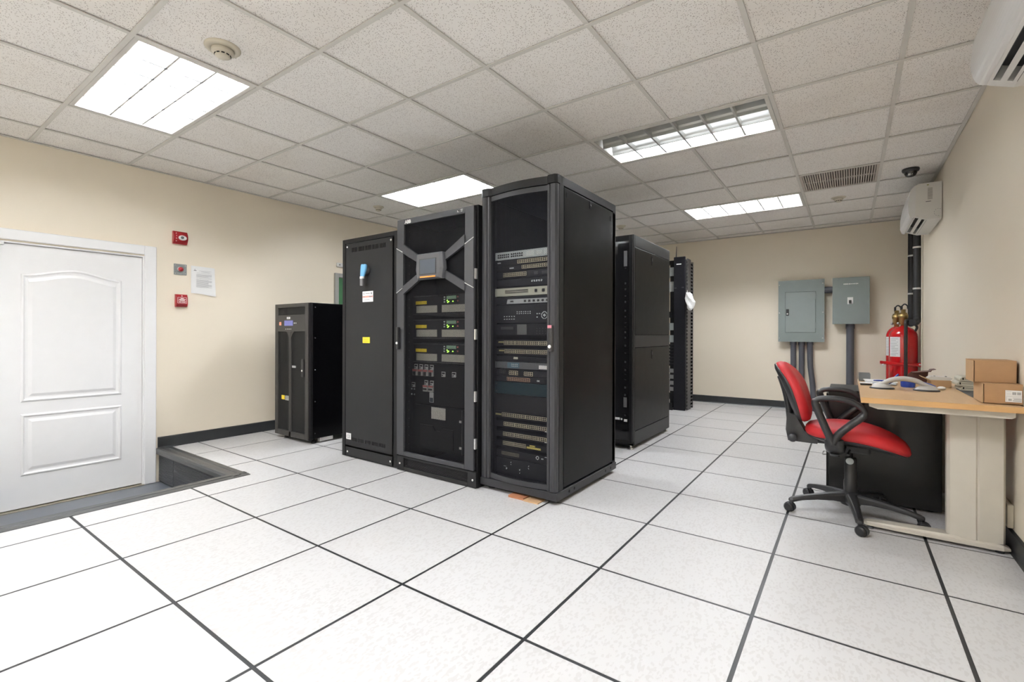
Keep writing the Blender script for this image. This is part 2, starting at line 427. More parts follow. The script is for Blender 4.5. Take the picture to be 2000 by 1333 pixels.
# ---- black rubber baseboards
def baseboard(name, pts, inward):
    g = G()
    (xa, ya), (xb, yb) = pts; th = 0.012
    if inward[0]: g.prism([(xa, 0), (xa+inward[0]*0.02, 0), (xa+inward[0]*th, 0.012), (xa+inward[0]*th, 0.095), (xa+inward[0]*0.004, 0.102), (xa, 0.102)], 'Y', ya, yb)
    else: g.prism([(ya, 0), (ya+inward[1]*0.02, 0), (ya+inward[1]*th, 0.012), (ya+inward[1]*th, 0.095), (ya+inward[1]*0.004, 0.102), (ya, 0.102)], 'X', xa, xb)
    return struct(obj(name, g, RUBBER, fixn=True))
baseboard('baseboard_left', ((XL, 1.635), (XL, 3.42)), (1, 0))
baseboard('baseboard_left_rear', ((XL, 4.52), (XL, YB)), (1, 0))
baseboard('baseboard_left_front', ((XL, YF), (XL, PIT_Y0-0.01)), (1, 0))
baseboard('baseboard_back', ((XL+0.02, YB), (XR-0.02, YB)), (0, -1))
baseboard('baseboard_right', ((XR-0.003, YF), (XR-0.003, YB-0.02)), (-1, 0))
baseboard('baseboard_front', ((XL+0.02, YF), (XR-0.025, YF)), (0, 1))

# ---- panelled door with arched top panel
d1 = struct(bpy.data.objects.new('door_1', None)); COL.objects.link(d1); d1.location = (XL, 1.07, ZS)
LY0, LY1, LZ0, LZ1 = 0.62, 1.523, -0.288, 1.712
XF = XL-0.022                                   # leaf face
leaf = obj('door_leaf', G().box(XF-0.04, XF, LY0, LY1, LZ0, LZ1), WHITE, d1, bevel=0.003)
def moulding(outline, name):
    n = len(outline); c = Vector((sum(p[0] for p in outline)/n, sum(p[1] for p in outline)/n))
    def off(d):
        out = []
        for i in range(n):
            p0, p1, p2 = Vector(outline[i-1]), Vector(outline[i]), Vector(outline[(i+1) % n])
            t1 = (p1-p0).normalized(); t2 = (p2-p1).normalized()
            n1 = Vector((-t1.y, t1.x)); n2 = Vector((-t2.y, t2.x)); bis = (n1+n2); bis = bis/max(0.3, bis.length_squared)*2
            out.append(p1+bis*d)
        return out
    rings = []
    for d, h in ((0, 0.0), (0.006, 0.007), (0.014, 0.009), (0.022, 0.003), (0.030, 0.0012), (0.040, 0.0012), (0.062, 0.0085)):
        rings.append([(XF+h, p.x, p.y) for p in off(d)])
    gg = G(); gg.loft(rings, True, False, smooth=False); gg.add(rings[-1], [tuple(range(n))])
    obj(name, gg, WHITE, d1, fixn=True)
arch = [(0.765, 0.515), (1.380, 0.515), (1.380, 1.492)]
for k in range(1, 16):
    t = k/16; y = 1.380-0.615*t
    arch.append((y, 1.492+0.056*(0.5-0.5*math.cos(2*PI*t))))
arch.append((0.765, 1.492))
moulding(arch, 'upper_panel')
moulding([(0.765, -0.045), (1.380, -0.045), (1.380, 0.424), (0.765, 0.424)], 'lower_panel')
g = G(); xo = XL+0.020
for (a, b) in ((1.532, 1.620), (0.502, 0.590)): g.box(XL-0.002, xo, a, b, ZS+0.001, 1.815)
g.box(XL-0.002, xo, 0.590, 1.532, 1.735, 1.815)
obj('casing', g, WHITE, d1, bevel=0.006)
g = G(); g.box(XL-T, XL, 1.524, 1.536, ZS+0.001, 1.724); g.box(XL-T, XL, 0.587, 0.617, ZS+0.001, 1.724); g.box(XL-T, XL, 0.617, 1.524, 1.714, 1.724)
obj('jamb', g, WHITE, d1)
obj('door_closer', G().box(XL+0.002, XL+0.03, 0.55, 0.672, 1.690, 1.712), STEEL, d1, bevel=0.003)
obj('threshold', G().box(XL-0.06, XL+0.02, 0.59, 1.532, ZS, ZS+0.006), M('aluminium_threshold', (0.42, 0.38, 0.30), 0.4, metal=0.6), d1)

# ---- green door behind the cabinets
d2 = struct(bpy.data.objects.new('door_2', None)); COL.objects.link(d2); d2.location = (XL, 3.97, 0)
g = G()
for (a, b) in ((3.435, 3.485), (4.455, 4.505)): g.box(XL, XL+0.03, a, b, 0.001, 1.775)
g.box(XL, XL+0.03, 3.485, 4.455, 1.725, 1.775)
obj('door_frame', g, M('grey_door_frame', (0.33, 0.33, 0.31), 0.45), d2, bevel=0.003)
obj('door_leaf', G().box(XL, XL+0.012, 3.485, 4.455, 0.004, 1.722), GREEN, d2)
g = G(); g.cyl((XL+0.012, 3.56, 0.78), (XL+0.06, 3.56, 0.78), 0.01); g.cyl((XL+0.055, 3.555, 0.78), (XL+0.055, 3.67, 0.78), 0.009)
obj('door_handle', g, STEEL, d2)

# ---- ceiling: slab, tiles, tees
ceiling = struct(obj('ceiling', G().box(XL, XR, YF, YB, ZC+0.20, ZC+0.26), TEE))
LIGHTS = []                                     # (x0, y0) lower corner of each two-module fixture
def lx(k): return CX0+k*S
def ly(c): return CY0+c*S
for (kx, cy) in ((-3, 1), (1, 5), (-3, 5), (1, 9), (1, 1), (1, -3), (-3, -3)):
    LIGHTS.append((lx(kx), ly(cy)))
VENT = (lx(3), ly(8))
cxs, cys = lines(CX0, XL+0.001, XR-0.004), lines(CY0, YF+0.001, YB-0.001)
def blocked(x, y):
    for (a, b) in LIGHTS:
        if a < x < a+2*S and b < y < b+S: return True
    return VENT[0] < x < VENT[0]+S and VENT[1] < y < VENT[1]+S
shared = None
for i in range(len(cxs)-1):
    for j in range(len(cys)-1):
        x0, x1, y0, y1 = cxs[i], cxs[i+1], cys[j], cys[j+1]
        if blocked((x0+x1)/2, (y0+y1)/2): continue
        if abs(x1-x0-S) < 1e-3 and abs(y1-y0-S) < 1e-3:
            if shared is None:
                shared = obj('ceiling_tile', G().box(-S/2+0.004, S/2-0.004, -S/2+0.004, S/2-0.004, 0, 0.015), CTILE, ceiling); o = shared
            else:
                o = bpy.data.objects.new('ceiling_tile', shared.data); COL.objects.link(o); o.parent = ceiling
        else:
            hx, hy = (x1-x0)/2-0.003, (y1-y0)/2-0.003
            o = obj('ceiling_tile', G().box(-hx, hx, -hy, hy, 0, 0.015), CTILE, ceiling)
        o.location = ((x0+x1)/2, (y0+y1)/2, ZC+0.0075+random.uniform(-0.001, 0.0015))
HW = 0.0118
def tee(x0, x1, y0, y1):
    g = G(); zl = ZC-0.0015 if x1-x0 > 0.05 else ZC-0.0009
    g.box(x0, x1, y0, y1, zl, ZC+0.004)
    if x1-x0 < 0.05: g.box((x0+x1)/2-0.004, (x0+x1)/2+0.004, y0, y1, ZC+0.004, ZC+0.03)
    else: g.box(x0, x1, (y0+y1)/2-0.004, (y0+y1)/2+0.004, ZC+0.004, ZC+0.03)
    obj('grid_tee', g, TEE, ceiling)
for y in cys[1:-1]: tee(XL+0.02, XR-0.024, y-HW, y+HW)
for x in cxs[1:-1]:
    run = None
    for j in range(len(cys)-1):
        a, b = cys[j], cys[j+1]
        inside = any(L0+0.1 < x < L0+2*S-0.1 and b0 < (a+b)/2 < b0+S for (L0, b0) in LIGHTS)
        if not inside: run = (run[0], b) if run else (a, b)
        if (inside or j == len(cys)-2) and run:
            tee(x-HW, x+HW, run[0]+0.001, run[1]-0.001); run = None
for nm, bx_ in (('trim_4', (XL, XL+0.022, YF, YB)), ('trim_5', (XR-0.026, XR-0.003, YF, YB)), ('trim_6', (XL+0.022, XR-0.026, YB-0.022, YB)), ('trim_7', (XL+0.022, XR-0.026, YF, YF+0.022))):
    struct(obj(nm, G().box(*bx_, ZC-0.0015, ZC+0.003), TEE))

# ================================================================== CEILING FIXTURES
def make_light(x0, y0, label, tubes, name='ceiling_light'):
    x1, y1 = x0+2*S, y0+S
    t = thing(name, label, 'ceiling light', ((x0+x1)/2, (y0+y1)/2, ZC), 'louvred ceiling lights')
    a, b, c, d = x0+0.014, x1-0.014, y0+0.014, y1-0.014
    g = G(); zt = ZC+0.085
    g.box(a, b, c, d, zt, zt+0.008)
    for q in ((a, a+0.004, c, d), (b-0.004, b, c, d), (a, b, c, c+0.004), (a, b, d-0.004, d)): g.box(*q, ZC+0.006, zt)
    obj('housing', g, REFL, t)
    g = G(); fw_ = 0.024
    for q in ((a, b, c, c+fw_), (a, b, d-fw_, d), (a, a+fw_, c+fw_, d-fw_), (b-fw_, b, c+fw_, d-fw_)): g.box(*q, ZC+0.0005, ZC+0.006)
    obj('frame', g, TEE, t)
    ia, ib, ic, id_ = a+fw_, b-fw_, c+fw_, d-fw_
    nx, ny = 6, 3
    LZ0, LZ1 = ZC+0.004, ZC+0.038
    def wedge(g, p, h0, h1, axis, lo, hi):
        prof = [(p-h0, LZ0), (p+h0, LZ0), (p+h0*1.1, (LZ0+LZ1)/2-0.008), (p+h1, LZ1), (p-h1, LZ1), (p-h0*1.1, (LZ0+LZ1)/2-0.008)]
        g.prism(prof, axis, lo, hi)
    for k in range(1, nx):
        p = ia+(ib-ia)*k/nx; g = G(); wedge(g, p, 0.0062, 0.007, 'Y', ic, id_); obj('cross_blade', g, LOUV, t)
    for k in range(1, ny):
        p = ic+(id_-ic)*k/ny; g = G()
        g.prism([(p-0.0055, LZ0), (p+0.0055, LZ0), (p+0.0065, LZ0+0.02), (p+0.013, LZ1), (p+0.022, zt-0.002), (p-0.022, zt-0.002), (p-0.013, LZ1), (p-0.0065, LZ0+0.02)], 'X', ia, ib); obj('long_blade', g, LOUV, t)
    # sloping side reflectors
    for s_, e_ in ((ic, 1), (id_, -1)):
        g = G(); g.prism([(s_, LZ0), (s_+e_*0.002, LZ0), (s_+e_*0.018, LZ1), (s_, LZ1)], 'X', ia, ib); obj('side_reflector', g, LOUV, t)
    for k in range(ny):
        p = ic+(id_-ic)*(k+0.5)/ny
        g = G(); g.cyl((ia+0.02, p, ZC+0.057), (ib-0.02, p, ZC+0.057), 0.014, 10); obj('tube', g, tubes[k], t)
    return t
names = ['white louvred ceiling light over the sunken landing by the white door',
         'partly lit louvred ceiling light with dark grey near cells beside the tall black rack',
         'white louvred ceiling light over the cabinets with the orange lit touch screen',
         'white louvred ceiling light next to the slotted ceiling vent',
         'white louvred ceiling light over the open floor in front of the racks',
         'white louvred ceiling light near the front wall on the desk side',
         'white louvred ceiling light near the front wall on the door side']
# every lamp has the same output; the second fixture has one dead and one failing tube.
# the last three continue the ceiling's fixture grid above and behind the camera
for k, (x0, y0) in enumerate(LIGHTS):
    make_light(x0, y0, names[k], [TUBE_OFF, TUBE_DIM, TUBE_ON] if k == 1 else [TUBE_ON]*3, 'ceiling_light' if k < 4 else 'ceiling_light_offscreen')

# slotted ceiling vent
vx, vy = VENT
t = thing('ceiling_vent', 'cream slotted ceiling vent grille beside the far ceiling light', 'vent', (vx+S/2, vy+S/2, ZC))
a, b, c, d = vx+0.012, vx+S-0.012, vy+0.012, vy+S-0.012
VENTM = M('dusty_vent_paint', (0.50, 0.45, 0.40), 0.6)
g = G(); 
for q in ((a, b, c, c+0.02), (a, b, d-0.02, d), (a, a+0.02, c+0.02, d-0.02), (b-0.02, b, c+0.02, d-0.02)): g.box(*q, ZC+0.0005, ZC+0.010)
ym = (c+d)/2; g.box(a+0.02, b-0.02, ym-0.008, ym+0.008, ZC+0.0008, ZC+0.010)
obj('frame', g, VENTM, t)
g = G(); g.box(a, b, c, d, ZC+0.06, ZC+0.065)
for q in ((a, a+0.003, c, d), (b-0.003, b, c, d), (a, b, c, c+0.003), (a, b, d-0.003, d)): g.box(*q, ZC+0.010, ZC+0.06)
obj('duct_box', g, M('duct_dark', (0.10, 0.085, 0.07), 0.8), t)
sl = None; ns = 30; wdt = (b-a-0.04)/ns
for row in range(2):
    y0 = c+0.021 if row == 0 else ym+0.009; y1 = ym-0.009 if row == 0 else d-0.021
    for k in range(ns):
        xx = a+0.02+wdt*(k+0.5)
        if k == 0:
            g = G(); g.prism([(xx-0.0062, ZC+0.001), (xx+0.0042, ZC+0.001), (xx+0.0066, ZC+0.016), (xx-0.0030, ZC+0.016)], 'Y', y0, y1)
            sl = obj('slat', g, VENTM, t)
        else: copy_part(sl, t, (wdt*k, 0, 0))

# smoke detectors, dome camera
ZT = ZC+0.0085
def detector(x, y, r, label):
    t = thing('smoke_detector', label, 'smoke detector', (x, y, ZT), 'ceiling smoke detectors')
    obj('base_ring', G().lathe((x, y, ZT), [(r, 0.0), (r, -0.006), (r*0.92, -0.012), (r*0.64, -0.014), (r*0.62, 0)], 32), CREAM, t)
    obj('head', G().lathe((x, y, ZT), [(r*0.62, -0.014), (r*0.62, -0.026), (r*0.56, -0.034), (r*0.44, -0.037), (r*0.43, -0.046), (r*0.30, -0.052), (0.001, -0.053)], 32), CREAM, t)
    g = G()
    for k in range(10):
        a0 = 2*PI*k/10; pts = []
        for s_ in (0.06, 0.26, 0.46): pts.append((x+r*0.437*math.cos(a0+s_), y+r*0.437*math.sin(a0+s_), ZT-0.041))
        g.tube(pts, 0.0032, 5)
    stuff(obj('slot', g, DARK, t))
detector(-2.600, 1.115, 0.082, 'large cream smoke detector beside the light over the landing')
detector(-4.400, 3.560, 0.060, 'cream smoke detector beside the light over the cabinets with the touch screen')
detector(-0.095, 6.130, 0.066, 'cream smoke detector beside the slotted ceiling vent')
detector(-2.500, 6.070, 0.066, 'cream smoke detector half hidden behind the tall black rack')
t = thing('dome_camera', 'black dome security camera on the ceiling above the wall air conditioner', 'camera', (0.435, 5.44, ZT))
obj('base', G().lathe((0.435, 5.44, ZT), [(0.060, 0), (0.062, -0.012), (0.056, -0.026), (0.047, -0.030)], 28), BPL, t)
obj('dome', G().lathe((0.435, 5.44, ZT), [(0.046, -0.028), (0.044, -0.045), (0.034, -0.062), (0.018, -0.071), (0.001, -0.073)], 28), M('smoked_dome', (0.02, 0.02, 0.025), 0.08, coat=0.5), t)
obj('lens', G().lathe((0.425, 5.405, ZT-0.050), [(0.012, 0), (0.012, -0.014), (0.001, -0.015)], 14), STEEL, t)

# ================================================================== THINGS ON THE LEFT WALL
YHAT, ZHAT = (0, 1, 0), (0, 0, 1)
WX = XL+0.001
t = thing('fire_alarm_strobe', 'red fire alarm strobe with clear lens beside the white door', 'alarm', (WX, 1.80, 1.868))
g = G(); y0, y1, z0, z1 = 1.744, 1.858, 1.868, 1.985
ring = lambda x, i: [(x, y0+i, z0+i), (x, y1-i, z0+i), (x, y1-i, z1-i), (x, y0+i, z1-i)]
prof = []
for k in range(9):
    a = k/8; prof.append((WX+0.022+0.026*math.sin(PI*a), z0+(z1-z0)*a))
g.prism([(WX, z0)]+prof+[(WX, z1)], 'Y', y0, y1, smooth=False)
obj('housing', g, RED, t, bevel=0.003)
g = G(); g.sph((WX+0.048, 1.812, 1.925), 0.030, (0.55, 1.15, 0.80), 18); obj('lens', g, M('strobe_lens', (0.70, 0.72, 0.72), 0.08, spec=0.8), t)
g = G(); g.sph((WX+0.060, 1.806, 1.925), 0.014, (0.7, 1.0, 0.9), 12); obj('flash_tube', g, M('strobe_flash', (0.18, 0.20, 0.20), 0.1, metal=0.5), t)
for k, ch in enumerate('FIRE'):
    lettering('letter', ch, 0.017, (WX+0.043 if k in (1, 2) else WX+0.036, 1.764, 1.962-k*0.022-0.006), YHAT, ZHAT, PAPER, t, bold=0.0004, th=0.004)
t = thing('push_button_station', 'grey steel plate with round red push button on left wall', 'push button', (WX, 1.81, 1.585))
obj('plate', G().box(WX, WX+0.008, 1.757, 1.861, 1.585, 1.686), M('galvanised_plate', (0.30, 0.32, 0.31), 0.4, metal=0.5, var=0.2, scale=60), t, bevel=0.002)
obj('collar', G().lathe((WX+0.008, 1.806, 1.636), [(0.024, 0), (0.024, 0.010), (0.019, 0.012)], 20, axis='X'), STEEL, t)
obj('button', G().lathe((WX+0.016, 1.806, 1.636), [(0.012, 0), (0.020, 0.006), (0.021, 0.014), (0.017, 0.021), (0.001, 0.024)], 20, axis='X'), RED, t)
g = G()
for yy in (1.769, 1.849):
    for zz in (1.598, 1.674): g.lathe((WX+0.008, yy, zz), [(0.0035, 0), (0.003, 0.002), (0.001, 0.0022)], 8, axis='X')
stuff(obj('screw', g, ZINC, t))
t = thing('manual_call_point', 'red manual release station with white printed label below the steel button plate', 'call point', (WX, 1.81, 1.285))
g = G(); g.prism([(WX, 1.285), (WX+0.030, 1.290), (WX+0.040, 1.312), (WX+0.040, 1.372), (WX+0.026, 1.402), (WX, 1.404)], 'Y', 1.766, 1.858)
obj('housing', g, RED, t, bevel=0.003)
obj('pull_bar', G().box(WX+0.036, WX+0.047, 1.775, 1.850, 1.300, 1.314), M('dark_red_plastic', (0.20, 0.008, 0.012), 0.4), t, bevel=0.003)
g = G()
for q in ((1.775, 1.850, 1.372, 1.3745), (1.775, 1.850, 1.320, 1.3225), (1.775, 1.7775, 1.320, 1.3745), (1.8475, 1.850, 1.320, 1.3745), (1.780, 1.845, 1.3405, 1.3425)):
    g.box(WX+0.0395, WX+0.0412, *q)
obj('label_border', g, PAPER, t)
g = G(); g.box(WX+0.039, WX+0.0412, 1.800, 1.825, 1.362, 1.368); g.box(WX+0.039, WX+0.0412, 1.784, 1.842, 1.353, 1.3585); g.box(WX+0.039, WX+0.0412, 1.792, 1.834, 1.345, 1.3500)
g.box(WX+0.039, WX+0.0412, 1.786, 1.806, 1.328, 1.3345); g.box(WX+0.039, WX+0.0412, 1.810, 1.840, 1.328, 1.3345)
stuff(obj('lettering', g, PAPER, t))
obj('arrow_mark', G().prism([(1.806, 1.384), (1.820, 1.384), (1.813, 1.394)], 'X', WX+0.030, WX+0.0345), PAPER, t)
# notice sheet: slightly curled paper
t = thing('notice_sheet', 'white printed notice sheet taped to the wall beside the push button', 'notice', (WX, 2.005, 1.417))
g = G(); nx, nz = 8, 10; rings = []
for j in range(nz+1):
    row = []
    for i in range(nx+1):
        u, v_ = i/nx, j/nz
        y = 1.899+0.206*u+0.008*(1-v_)*u; z = 1.422+0.262*v_-0.012*u*(1-v_)+0.006*math.sin(u*5)*(1-v_)*0.6-0.006*u
        x = WX+0.0015+0.012*(u**3)*((1-v_)**2)+0.002*(1-math.cos(u*6))
        row.append((x, y, z))
    rings.append(row)
rings_b = [[(p[0]-0.0006, p[1], p[2]) for p in r] for r in rings]
g.loft(rings, False, False); g.loft([r[::-1] for r in rings_b], False, False)
obj('paper', g, PAPER, t)
def on_sheet(y, z): return WX+0.0028+0.012*(((y-1.899)/0.21)**3)*((1-(z-1.422)/0.262)**2)+0.002*(1-math.cos((y-1.899)/0.206*6))
g = G(); rnd = random.Random(3)
def ink(y0, y1, z, h): 
    n = 6
    for k in range(n):
        a, b = y0+(y1-y0)*k/n, y0+(y1-y0)*(k+1)/n
        xa, xb = on_sheet(a, z), on_sheet(b, z)
        g.add([(xa, a, z), (xb, b, z), (xb, b, z+h), (xa, a, z+h)], [(0, 1, 2, 3)])
for (a, b, z) in ((1.965, 2.075, 1.638), (1.985, 2.06, 1.630), (1.945, 2.075, 1.618)): ink(a, b, z, 0.0026)
for k in range(20):
    if k in (5, 7): continue
    ink(1.943, 2.078-rnd.choice((0, 0, 0.0, 0.03)), 1.604-k*0.0064, 0.0030)
stuff(obj('printed_line', g, INKL, t))
g = G(); ink(1.922, 1.944, 1.638, 0.006); ink(1.930, 1.933, 1.644, 0.012); obj('letterhead_mark', g, INK, t)
t = thing('wall_sensor', 'small white sensor box above the green door frame', 'sensor', (WX, 3.49, 1.86))
obj('housing', G().box(WX, WX+0.022, 3.463, 3.560, 1.853, 1.905), WPL, t, bevel=0.008, seg=3)
obj('window', G().lathe((WX+0.021, 3.500, 1.880), [(0.008, 0), (0.007, 0.004), (0.001, 0.005)], 12, axis='X'), GREYPL, t)

# ================================================================== AIR CONDITIONERS (right wall)
def make_ac(y0, y1, label, style):
    """indoor split unit: side section in (x, z), extruded along the wall"""
    xw = XR-0.0035
    t = thing('air_conditioner', label, 'air conditioner', (xw, (y0+y1)/2, 2.02), 'wall air conditioners')
    zt, zb = 2.372, 2.045
    def rounded(p): return [(v.x, v.y) for v in bez([(a_, b_, 0) for a_, b_ in p], 4)]
    if style == 0:
        P, Q = Vector((0.474, zt-0.284)), Vector((0.552, zt-0.3165))
        front = [(0.492, zt), (0.470, zt-0.012), (0.460, zt-0.04), (0.456, zt-0.24), (0.466, zt-0.275)]; tail = [(0.56, zt-0.318), (xw, zt-0.318)]
        fr = [(0.468, zt-0.010), (0.440, zt-0.045), (0.424, zt-0.16), (0.424, zt-0.245), (0.436, zt-0.285), (0.452, zt-0.298), (0.470, zt-0.285), (0.475, zt-0.02)]
    else:
        P, Q = Vector((0.478, zt-0.278)), Vector((0.548, zt-0.3055))
        front = rounded([(0.500, zt), (0.478, zt-0.008), (0.456, zt-0.04), (0.446, zt-0.20), (0.458, zt-0.255)])+[(0.468, zt-0.272)]; tail = [(0.560, zt-0.306), (xw, zt-0.306)]
        fr = rounded([(0.482, zt-0.004), (0.452, zt-0.020), (0.428, zt-0.08), (0.420, zt-0.17), (0.426, zt-0.225), (0.446, zt-0.262), (0.474, zt-0.272)])+[(0.480, zt-0.02)]
    d_ = (Q-P).normalized(); inn = Vector((-d_.y, d_.x))
    if inn.y < 0: inn = -inn
    P2, Q2 = P+inn*0.060+d_*0.004, Q+inn*0.060-d_*0.004
    notch = [tuple(P), tuple(P2), tuple(Q2), tuple(Q)]
    obj('casing', G().prism([(xw, zt)]+front+notch+tail, 'Y', y0, y1), WPL, t)
    for (ya, yb_) in ((y0+0.0005, y0+0.055), (y1-0.055, y1-0.0005)): obj('end_block', G().prism(notch, 'Y', ya, yb_), WPL, t)
    obj('front_panel', G().prism(fr, 'Y', y0-0.003, y1+0.003), M('white_panel_gloss', (0.78, 0.78, 0.77), 0.22, var=0.02), t, bevel=0.003 if style else 0.010, seg=3)
    g = G(); e_ = inn*-0.002; f_ = d_*0.002                         # black lining of the air outlet
    for (a_, b_, o_) in ((P, P2, f_), (P2, Q2, e_), (Q2, Q, -f_)):
        g.prism([tuple(a_), tuple(b_), tuple(b_+o_), tuple(a_+o_)], 'Y', y0+0.056, y1-0.056)
    obj('outlet_lining', g, BPL, t)
    for (u0_, u1_) in ((0.30, 0.58), (0.82, 0.98)):
        a_, b_ = P+(Q-P)*u0_, P+(Q-P)*u1_
        obj('air_vane', G().prism([tuple(a_), tuple(b_), tuple(b_+inn*0.004), tuple(a_+inn*0.004)], 'Y', y0+0.054, y1-0.054), WPL, t)
    return t, xw, zt
t, xw, zt = make_ac(5.490, 6.330, 'white wall air conditioner with two black outlet slots above the red cylinders', 0)
obj('energy_sticker', G().box(0.548, 0.560, 5.4885, 5.4900, zt-0.022, zt-0.015), M('green_sticker', (0.25, 0.30, 0.03), 0.5), t)
g = G()
for k in range(9): g.box(0.553, 0.585, 5.4883, 5.4900, zt-0.145+k*0.0115, zt-0.145+k*0.0115+0.007)
stuff(obj('printed_line', g, M('faded_print', (0.40, 0.39, 0.36), 0.6), t))
obj('rating_mark', G().box(0.540, 0.575, 5.4884, 5.4900, zt-0.166, zt-0.160), INK, t)
g = G(); cx, cz = 0.622, zt-0.265
for k in range(7):
    a0 = 0.9+k*0.62; pts = [(cx+0.026*math.cos(a0+s), 5.4895, cz+0.032*math.sin(a0+s)) for s in (0, 0.15, 0.3)]
    g.tube(pts, 0.0012, 5)
stuff(obj('knockout_line', g, INK, t))
make_ac(1.960, 2.800, 'white rounded wall air conditioner nearer the desk end of the room', 1)

# insulated pipes in the corner, with clips
for (x, y, ztop, zb, zcl, lab) in ((0.612, 6.95, ZC-0.002, 1.19, (1.56, 2.02), 'black insulated pipe hung on right wall under the air conditioner'),
                              (0.610, 7.50, ZC-0.002, 1.18, (1.54, 2.00), 'black insulated pipe in the corner beside the grey breaker box')):
    t = thing('insulated_pipe', lab, 'pipe', (x, y, zb), 'black insulated pipes')
    r = 0.034
    pts = [(x, y, ztop), (x, y, zb+0.10), (x, y, zb+0.05)]+([(x-0.005, y-0.02, zb+0.01), (x-0.02, y-0.08, zb-0.012), (x-0.05, y-0.15, zb-0.015)] if y < 7 else [(x, y-0.02, zb+0.015), (x-0.01, y-0.08, zb-0.005), (x-0.02, y-0.20, zb-0.005)])
    obj('insulation', G().tube(bez(pts, 5), r, 14), M('black_foam', (0.016, 0.016, 0.017), 0.6), t)
    for z in zcl:
        g = G(); g.lathe((x, y, z), [(r+0.0005, -0.010), (r+0.004, -0.010), (r+0.004, 0.010), (r+0.0005, 0.010)], 18); g.box(x+r, XR, y-0.006, y+0.006, z-0.009, z+0.009)
        obj('clip', g, ZINC, t)
t = thing('cable_conduit', 'thin pale pipe running down the corner behind the black pipes', 'pipe', (0.642, 6.80, 0.10))
obj('run', G().cyl((0.642, 6.80, 0.100), (0.642, 6.80, ZC-0.002), 0.008, 8), CREAM, t)

# ================================================================== ELECTRICAL ENCLOSURES (back wall)
YW = YB-0.001
t = thing('distribution_panel', 'grey electrical panel with hinged door and black latch on the back wall', 'electrical panel', (-0.54, YW, 0.945))
obj('box', G().box(-0.795, -0.285, YW-0.10, YW, 0.957, 1.775), M('dark_grey_box', (0.07, 0.075, 0.075), 0.5), t)
g = G(); ca, cb = YW-0.116, YW-0.10
for q in ((-0.81, -0.726, 0.943, 1.792), (-0.368, -0.27, 0.943, 1.792), (-0.726, -0.368, 0.943, 1.071), (-0.726, -0.368, 1.634, 1.792)): g.box(q[0], q[1], ca, cb, q[2], q[3])
obj('cover', g, GREYBOX, t)
obj('door', G().box(-0.722, -0.372, YW-0.121, YW-0.102, 1.075, 1.630), M('grey_door_paint', (0.235, 0.27, 0.26), 0.42, var=0.04), t, bevel=0.0015)
latch = obj('latch', G().box(-0.715, -0.680, YW-0.128, YW-0.121, 1.305, 1.395), BPL, t, bevel=0.003)
obj('key_button', G().lathe((-0.698, YW-0.127, 1.330), [(0.011, 0), (0.010, -0.004), (0.001, -0.005)], 12, axis='Y'), ZINC, latch)
for z in (1.525, 1.130):
    obj('hinge', G().box(-0.372, -0.358, YW-0.122, YW-0.116, z, z+0.075), GREYBOX, t, bevel=0.002)
for x in (-0.797, -0.288):
    for z in (0.995, 1.345, 1.735): obj('screw', G().lathe((x, YW-0.116, z), [(0.009, 0), (0.007, -0.004), (0.001, -0.005)], 10, axis='Y'), ZINC, t)
t = thing('breaker_box', 'smaller grey breaker box with white square switch plate on the back wall', 'breaker box', (0.02, YW, 1.185))
obj('box', G().box(-0.178, 0.209, YW-0.145, YW, 1.186, 1.785), GREYBOX, t, bevel=0.004)
obj('cover', G().box(-0.181, 0.212, YW-0.158, YW-0.145, 1.183, 1.790), GREYBOX, t, bevel=0.003)
pl = obj('switch_plate', G().box(-0.020, 0.040, YW-0.1605, YW-0.158, 1.440, 1.530), PAPER, t)
obj('switch_toggle', G().box(-0.005, 0.022, YW-0.176, YW-0.1605, 1.452, 1.492), BPL, pl, bevel=0.003)
g = G(); rnd = random.Random(5); x = -0.062
while x < 0.085:
    d = rnd.uniform(0.006, 0.014); h = rnd.uniform(0.008, 0.016); g.box(x, x+d, YW-0.1592, YW-0.158, 1.703-h/2, 1.703+h/2); x += d+0.004
stuff(obj('hand_lettering', g, PAPER, t))
obj('slot_mark', G().box(-0.008, 0.018, YW-0.1592, YW-0.158, 1.398, 1.403), INK, t)
YC = YW-0.0555
def conduit(pts, r, label, collars):
    t = thing('conduit', label, 'conduit', pts[-1])
    obj('pipe', G().tube(pts, r, 16), CONDUIT, t)
    for (p, q) in collars: obj('coupling', G().cyl(p, q, r+0.006, 16), CONDUIT, t)
conduit([(-0.633, YC, 0.955), (-0.633, YC, 0.0)], 0.034, 'straight grey conduit under panel latch, farthest from the breaker box', [((-0.633, YC, 0.90), (-0.633, YC, 0.954))])
conduit([(-0.534, YC, 0.955), (-0.534, YC, 0.0)], 0.034, 'middle grey conduit of the three under the latched electrical panel', [((-0.534, YC, 0.90), (-0.534, YC, 0.954))])
conduit(bez([(-0.436, YC, 0.955), (-0.436, YC, 0.80), (-0.430, YC, 0.60), (-0.405, YC, 0.35), (-0.385, YC, 0.0)], 4), 0.034, 'slightly bent grey conduit of the three under the latched electrical panel', [((-0.436, YC, 0.90), (-0.436, YC, 0.954))])
YT = YW-0.0645
conduit([(0.010, YT, 1.186), (0.010, YT, 0.0)], 0.043, 'thick single grey conduit under the breaker box', [((0.010, YT, 1.12), (0.010, YT, 1.183))])
conduit([(-0.284, YC, 1.645), (-0.180, YC, 1.645)], 0.0435, 'short thick grey pipe joining the two electrical boxes', [])

